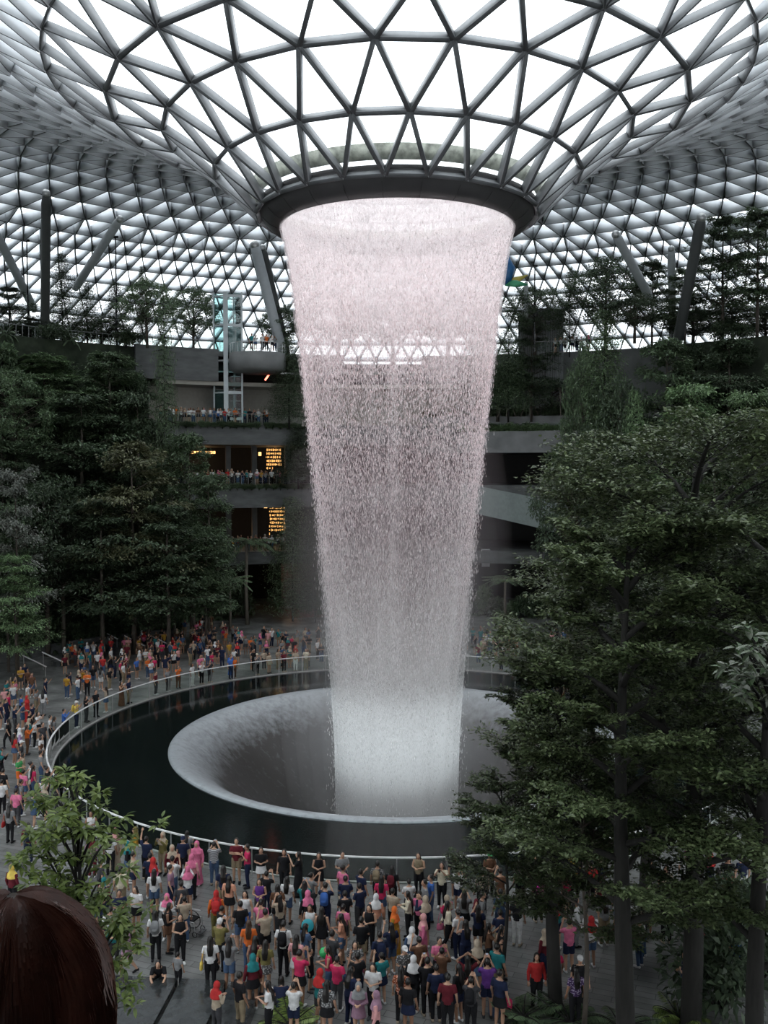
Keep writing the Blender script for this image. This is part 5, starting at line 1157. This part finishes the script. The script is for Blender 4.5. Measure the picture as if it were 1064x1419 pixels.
# stakes round the young trees
for px in (702, 734, 776, 660):
    p = at(px, 575, 97.8); e = empty('tree_stakes', (p.x, p.y, 21.1)); tag(e, {702:'wooden tripod stake on the first young tree right of the fall', 734:'wooden tripod stake on the second young tree right of the fall', 776:'wooden tripod stake on the third young tree right of the fall', 660:'wooden tripod stake half behind the waterfall edge'}[px], 'tree stake', 'tree stakes on the ledge')
    for k in range(3): a = k*2.094+.4; b = MB(); b.tube([(1.1*math.cos(a), 1.1*math.sin(a), 0), (-.25*math.cos(a), -.25*math.sin(a), 3.0)], .05, 5); b.build('stake', M_BARKL, e)
for i, (px, py, h) in enumerate(((140,872,3.4),(170,875,3.6),(187,868,2.6))):
    p = ground(px, py+10); e = empty('tree_stakes', (p.x, p.y, 0)); tag(e, ['wooden prop frame left of the back benches','tall wooden prop beside the back path','leaning wooden prop right of the tall one'][i], 'tree stake', 'tree props at the back of the left plaza')
    for k in range(2+i % 2): a = k*2.2+.4; b = MB(); b.tube([(.9*math.cos(a), .9*math.sin(a), 0), (-.1*math.cos(a), -.1*math.sin(a), h)], .05, 5); b.build('stake', M_BARKL, e)
# slanting roof columns
M_COLP = mat('pale_column_paint', (.46,.49,.51), .5, var=.05); M_COLD = mat('dark_column_paint', (.07,.075,.075), .5, var=.05)
def column(x0, y0, d0, x1, y1, d1, r, m, label, zb=None):
    a = at(x0, y0, d0); c = at(x1, y1, d1)
    e = empty('roof_column', c); tag(e, label, 'column', 'slanting columns carrying the roof'); b = MB(); b.tube([a-c, (a-c)*.94, (a-c)*.06, V3(0,0,0)], [r*.7,r,r,r*.8], 14); b.build('shaft', m, e, True)
    b = MB(); b.ball(a-c, r*.9, 10, 8); b.build('head_joint', M_STEEL, e, True); return e
column(64,268,82, 62,480,90, .42, M_COLD, 'dark upright column at the left end of the garden')
column(166,304,90, 104,400,97, .42, M_COLP, 'pale column leaning right, beside the narrow conifers')
column(-6,322,88, 48,430,97, .42, M_COLP, 'pale column leaning left at the left edge')
column(353,340,97, 392,492,100, .55, M_COLP, 'pale slanting column between lift tower and waterfall')
column(364,343,98, 398,492,102, .40, M_COLD, 'dark column just behind the pale one near the waterfall')
column(853,325,84, 900,412,92, .42, M_COLP, 'pale column leaning left on the right side garden')
column(972,302,84, 938,478,91, .50, M_COLD, 'dark leaning column on the right side garden')
column(930,345,92, 932,478,97, .38, M_COLP, 'pale upright column behind the dark leaning one')
column(729,392,95, 729,440,97, .20, M_COLP, 'thin pale post right of the waterfall top')
for px, y0, d in ((741,370,96),(160,330,92),(37,335,92)):
    a = at(px, y0, d); e = empty('lamp_pole', (a.x, a.y, 27.7)); tag(e, {741:'thin black lamp pole right of the waterfall', 160:'thin dark lamp pole before lattice, left garden', 37:'thin dark lamp pole at the far left of the garden'}[px], 'lamp pole')
    b = MB(); b.tube([(0,0,0),(0,0,a.z-27.7)], [.09,.06], 6); b.build('pole', M_PH, e); b = MB(); b.box((0,0,a.z-27.7+.1), (.55,.2,.2)); b.build('lamp_head', M_PH, e)
# bright hanging ornament beside the top of the fall
ho = empty('hanging_ornament', at(703, 378, 92)); tag(ho, 'blurred blue ornament with yellow and green wings beside the waterfall top', 'ornament')
b = MB(); b.tube([(-.1,0,2.2),(0,0,1.3),(.05,0,.5),(-.1,0,-.6),(-.3,0,-1.2)], [.05,.3,.75,.55,.1], 14); b.build('body', mat('ornament_blue', (.02,.12,.30), .4), ho, True)
for s, c in ((1,'ornament_yellow'),(-1,'ornament_green')):
    b = MB(); b.tube([(-.2,0,-1.0),(.9,s*.15,-.9+.2*s),(2.0,s*.2,-.7+.5*s)], [(.12,.3),(.1,.35),(.03,.05)], 8); b.build('wing', mat(c, (.45,.38,.08) if s > 0 else (.05,.28,.14), .5), ho, True)
b = MB(); b.tube([(-.1,0,2.2),(-.1,0,6.5)], .012, 4); b.build('cord', M_STEEL, ho)
# red-brown path and wall behind the palms
b = MB(); b.lathe([(44.5,0),(60,0),(60,.03),(44.5,.03)], 8, a0=D(-14.5), a1=D(-9.5), closed=True); struct(b.build('floor', mat('red_brown_path', (.16,.07,.06), .7)))
b = MB(); b.lathe([(52,0),(52,5.6),(52.2,5.6),(52.2,0)], 8, a0=D(-14.5), a1=D(-10), closed=True); struct(b.build('wall_back', mat('red_brown_wall', (.12,.06,.055), .7)))
# dark water steps at the bottom left
M_WS = mat('wet_black_stone', (.03,.034,.035), .18, var=.3, scale=4, bump=.15)
for i, (xa, xb) in enumerate(((150,246),(252,312),(318,362))):
    p0 = ground(xa, 1368+4*i); p1 = ground(xb, 1372+4*i); b = MB(); w_ = p1.x-p0.x; b.box((0,-1.7,.17), (w_,3.4,.34)); o = b.build('trim_10', M_WS); o.location = ((p0.x+p1.x)/2, p0.y, 0); o.rotation_euler = (0,0,-.06); struct(o)
# back benches
for i, (px, py) in enumerate(((100,925),(140,905),(175,893),(212,885))):
    p = ground(px, py-6); a = math.atan2(p.x, p.y); e = empty('bench', (p.x, p.y, 0), -a); tag(e, ['dark stone bench nearest the bare-stemmed tree','second dark stone bench from the left','third dark stone bench from the left','rightmost dark stone bench at the back'][i], 'bench', 'stone benches at the back left')
    b = MB(); b.box((0,0,.41), (3.4,.6,.10)); b.build('seat', M_CONC, e)
    for s in (-1, 1): b = MB(); b.box((s*1.4,0,.18), (.3,.5,.36)); b.build('support', M_CONC, e)
for i, (px, py, rz) in enumerate(((75,930,-.5),(150,895,-.6),(187,905,-.6),(220,903,-.6),(48,935,-.5))):
    p = ground(px, py); e = empty('handrail', (p.x, p.y, 0), rz); tag(e, ['sloping white handrail left of the bare-stemmed tree','sloping white handrail behind the seated row','sloping white handrail above the left crowd','rightmost sloping white handrail above the crowd','short white handrail at the far left of plaza'][i], 'handrail', 'white handrails on the left plaza')
    b = MB(); b.tube([(-1.3,0,1.35),(1.3,0,.75)], .05, 6); b.build('bar', mat('white_rail', (.7,.7,.7), .4), e)
    for x, z in ((-1.2,1.3),(1.2,.78)): b = MB(); b.tube([(x,0,0),(x,0,z)], .03, 6); b.build('post', M_STEEL, e)
# ---------------------------------------------------------------- the viewer's gallery
M_SL = mat('gallery_stone', (.2,.2,.2), .6)
b = MB(); b.box((0,-57.0,13.35), (30,11,.3)); struct(b.build('floor', M_SL))
b = MB(); b.box((0,-58.5,19.9), (44,14,.8)); struct(b.build('ceiling', M_CONC))  # unseen slab over the viewer, added to block light from the near head
b = MB(); b.box((0,-62.6,16.6), (44,.3,6.4)); struct(b.build('wall_front', M_CONC))  # unseen back wall, added to darken the viewer's gallery
b = MB(); b.box((0,-57.0,6.5), (30,10.6,13.3)); struct(b.build('wall_front', M_CONC))
gr = empty('gallery_railing', (0,-51.62,13.5)); tag(gr, 'glass railing just in front of the viewer', 'railing'); b = MB(); b.box((0,0,1.02), (12,.05,.05)); b.build('handrail', M_STEEL, gr)
for k in range(9): b = MB(); b.box((-6+1.5*k,0,.5), (.04,.04,1.0)); b.build('post', M_STEEL, gr)
for k in range(8): b = MB(); b.box((-5.25+1.5*k,0,.52), (1.4,.012,.9)); b.build('glass_panel', M_RGLASS, gr)
# the brown-haired onlooker directly in front of the camera
hc = at(22, 1402, .94); ph = person(hc.x, hc.y, 13.5, PI+.25, 'fold', ('top','black'), ('trousers','black'), ('long',''), s=(hc.z-13.5)/1.545, where='close in front of the viewer', hairc='brown')
ph['label'] = 'person with dark reddish-brown hair seen from behind, very close at lower left'
if '_p' in ph.keys(): del ph['_p']
hair = [c for c in ph.children if c.name.startswith('hair')][0]
M_HS = mat('reddish_brown_strands', (.11,.038,.024), .38, var=.35, scale=30, spec=.5)
b = MB(); h = pose('fold')['hea']; g = random.Random(9)
for k in range(2600):
    a = g.uniform(-2.6, 2.6)+PI/2; ph0 = g.uniform(.05, .9); pts = []
    for i in range(9):
        t = ph0+(i/8)*1.35; 
        if t < PI/2: q = V3(math.sin(t)*math.cos(a)*.094, .022+math.sin(t)*math.sin(a)*.105, .018+math.cos(t)*.112)
        else: q = V3(math.cos(a)*.096, .026+math.sin(a)*.107, .018-(t-PI/2)*.25)
        w_ = 1+.05*math.sin(a*9+i*.7+g.random()*.6)+g.uniform(0,.03); pts.append(h+V3(q.x*w_, q.y*w_, q.z))
    b.tube(pts, [.0006]+[.0013]*7+[.0004], 3, cap=False)
o = b.build('hair_strands', M_HS, hair)
# ================================================================ LIGHT
w = bpy.data.worlds.new('sky'); scene.world = w; w.use_nodes = True
w.node_tree.nodes['Background'].inputs[0].default_value = (.93,.97,1.0,1); w.node_tree.nodes['Background'].inputs[1].default_value = 2.3
scene.view_settings.view_transform = 'Standard'; scene.view_settings.look = 'None'; scene.view_settings.gamma = 1; scene.view_settings.exposure = 0.0
scene.view_settings.use_curve_mapping = False
scene.cycles.transparent_max_bounces = 24; scene.cycles.max_bounces = 6; scene.cycles.diffuse_bounces = 3
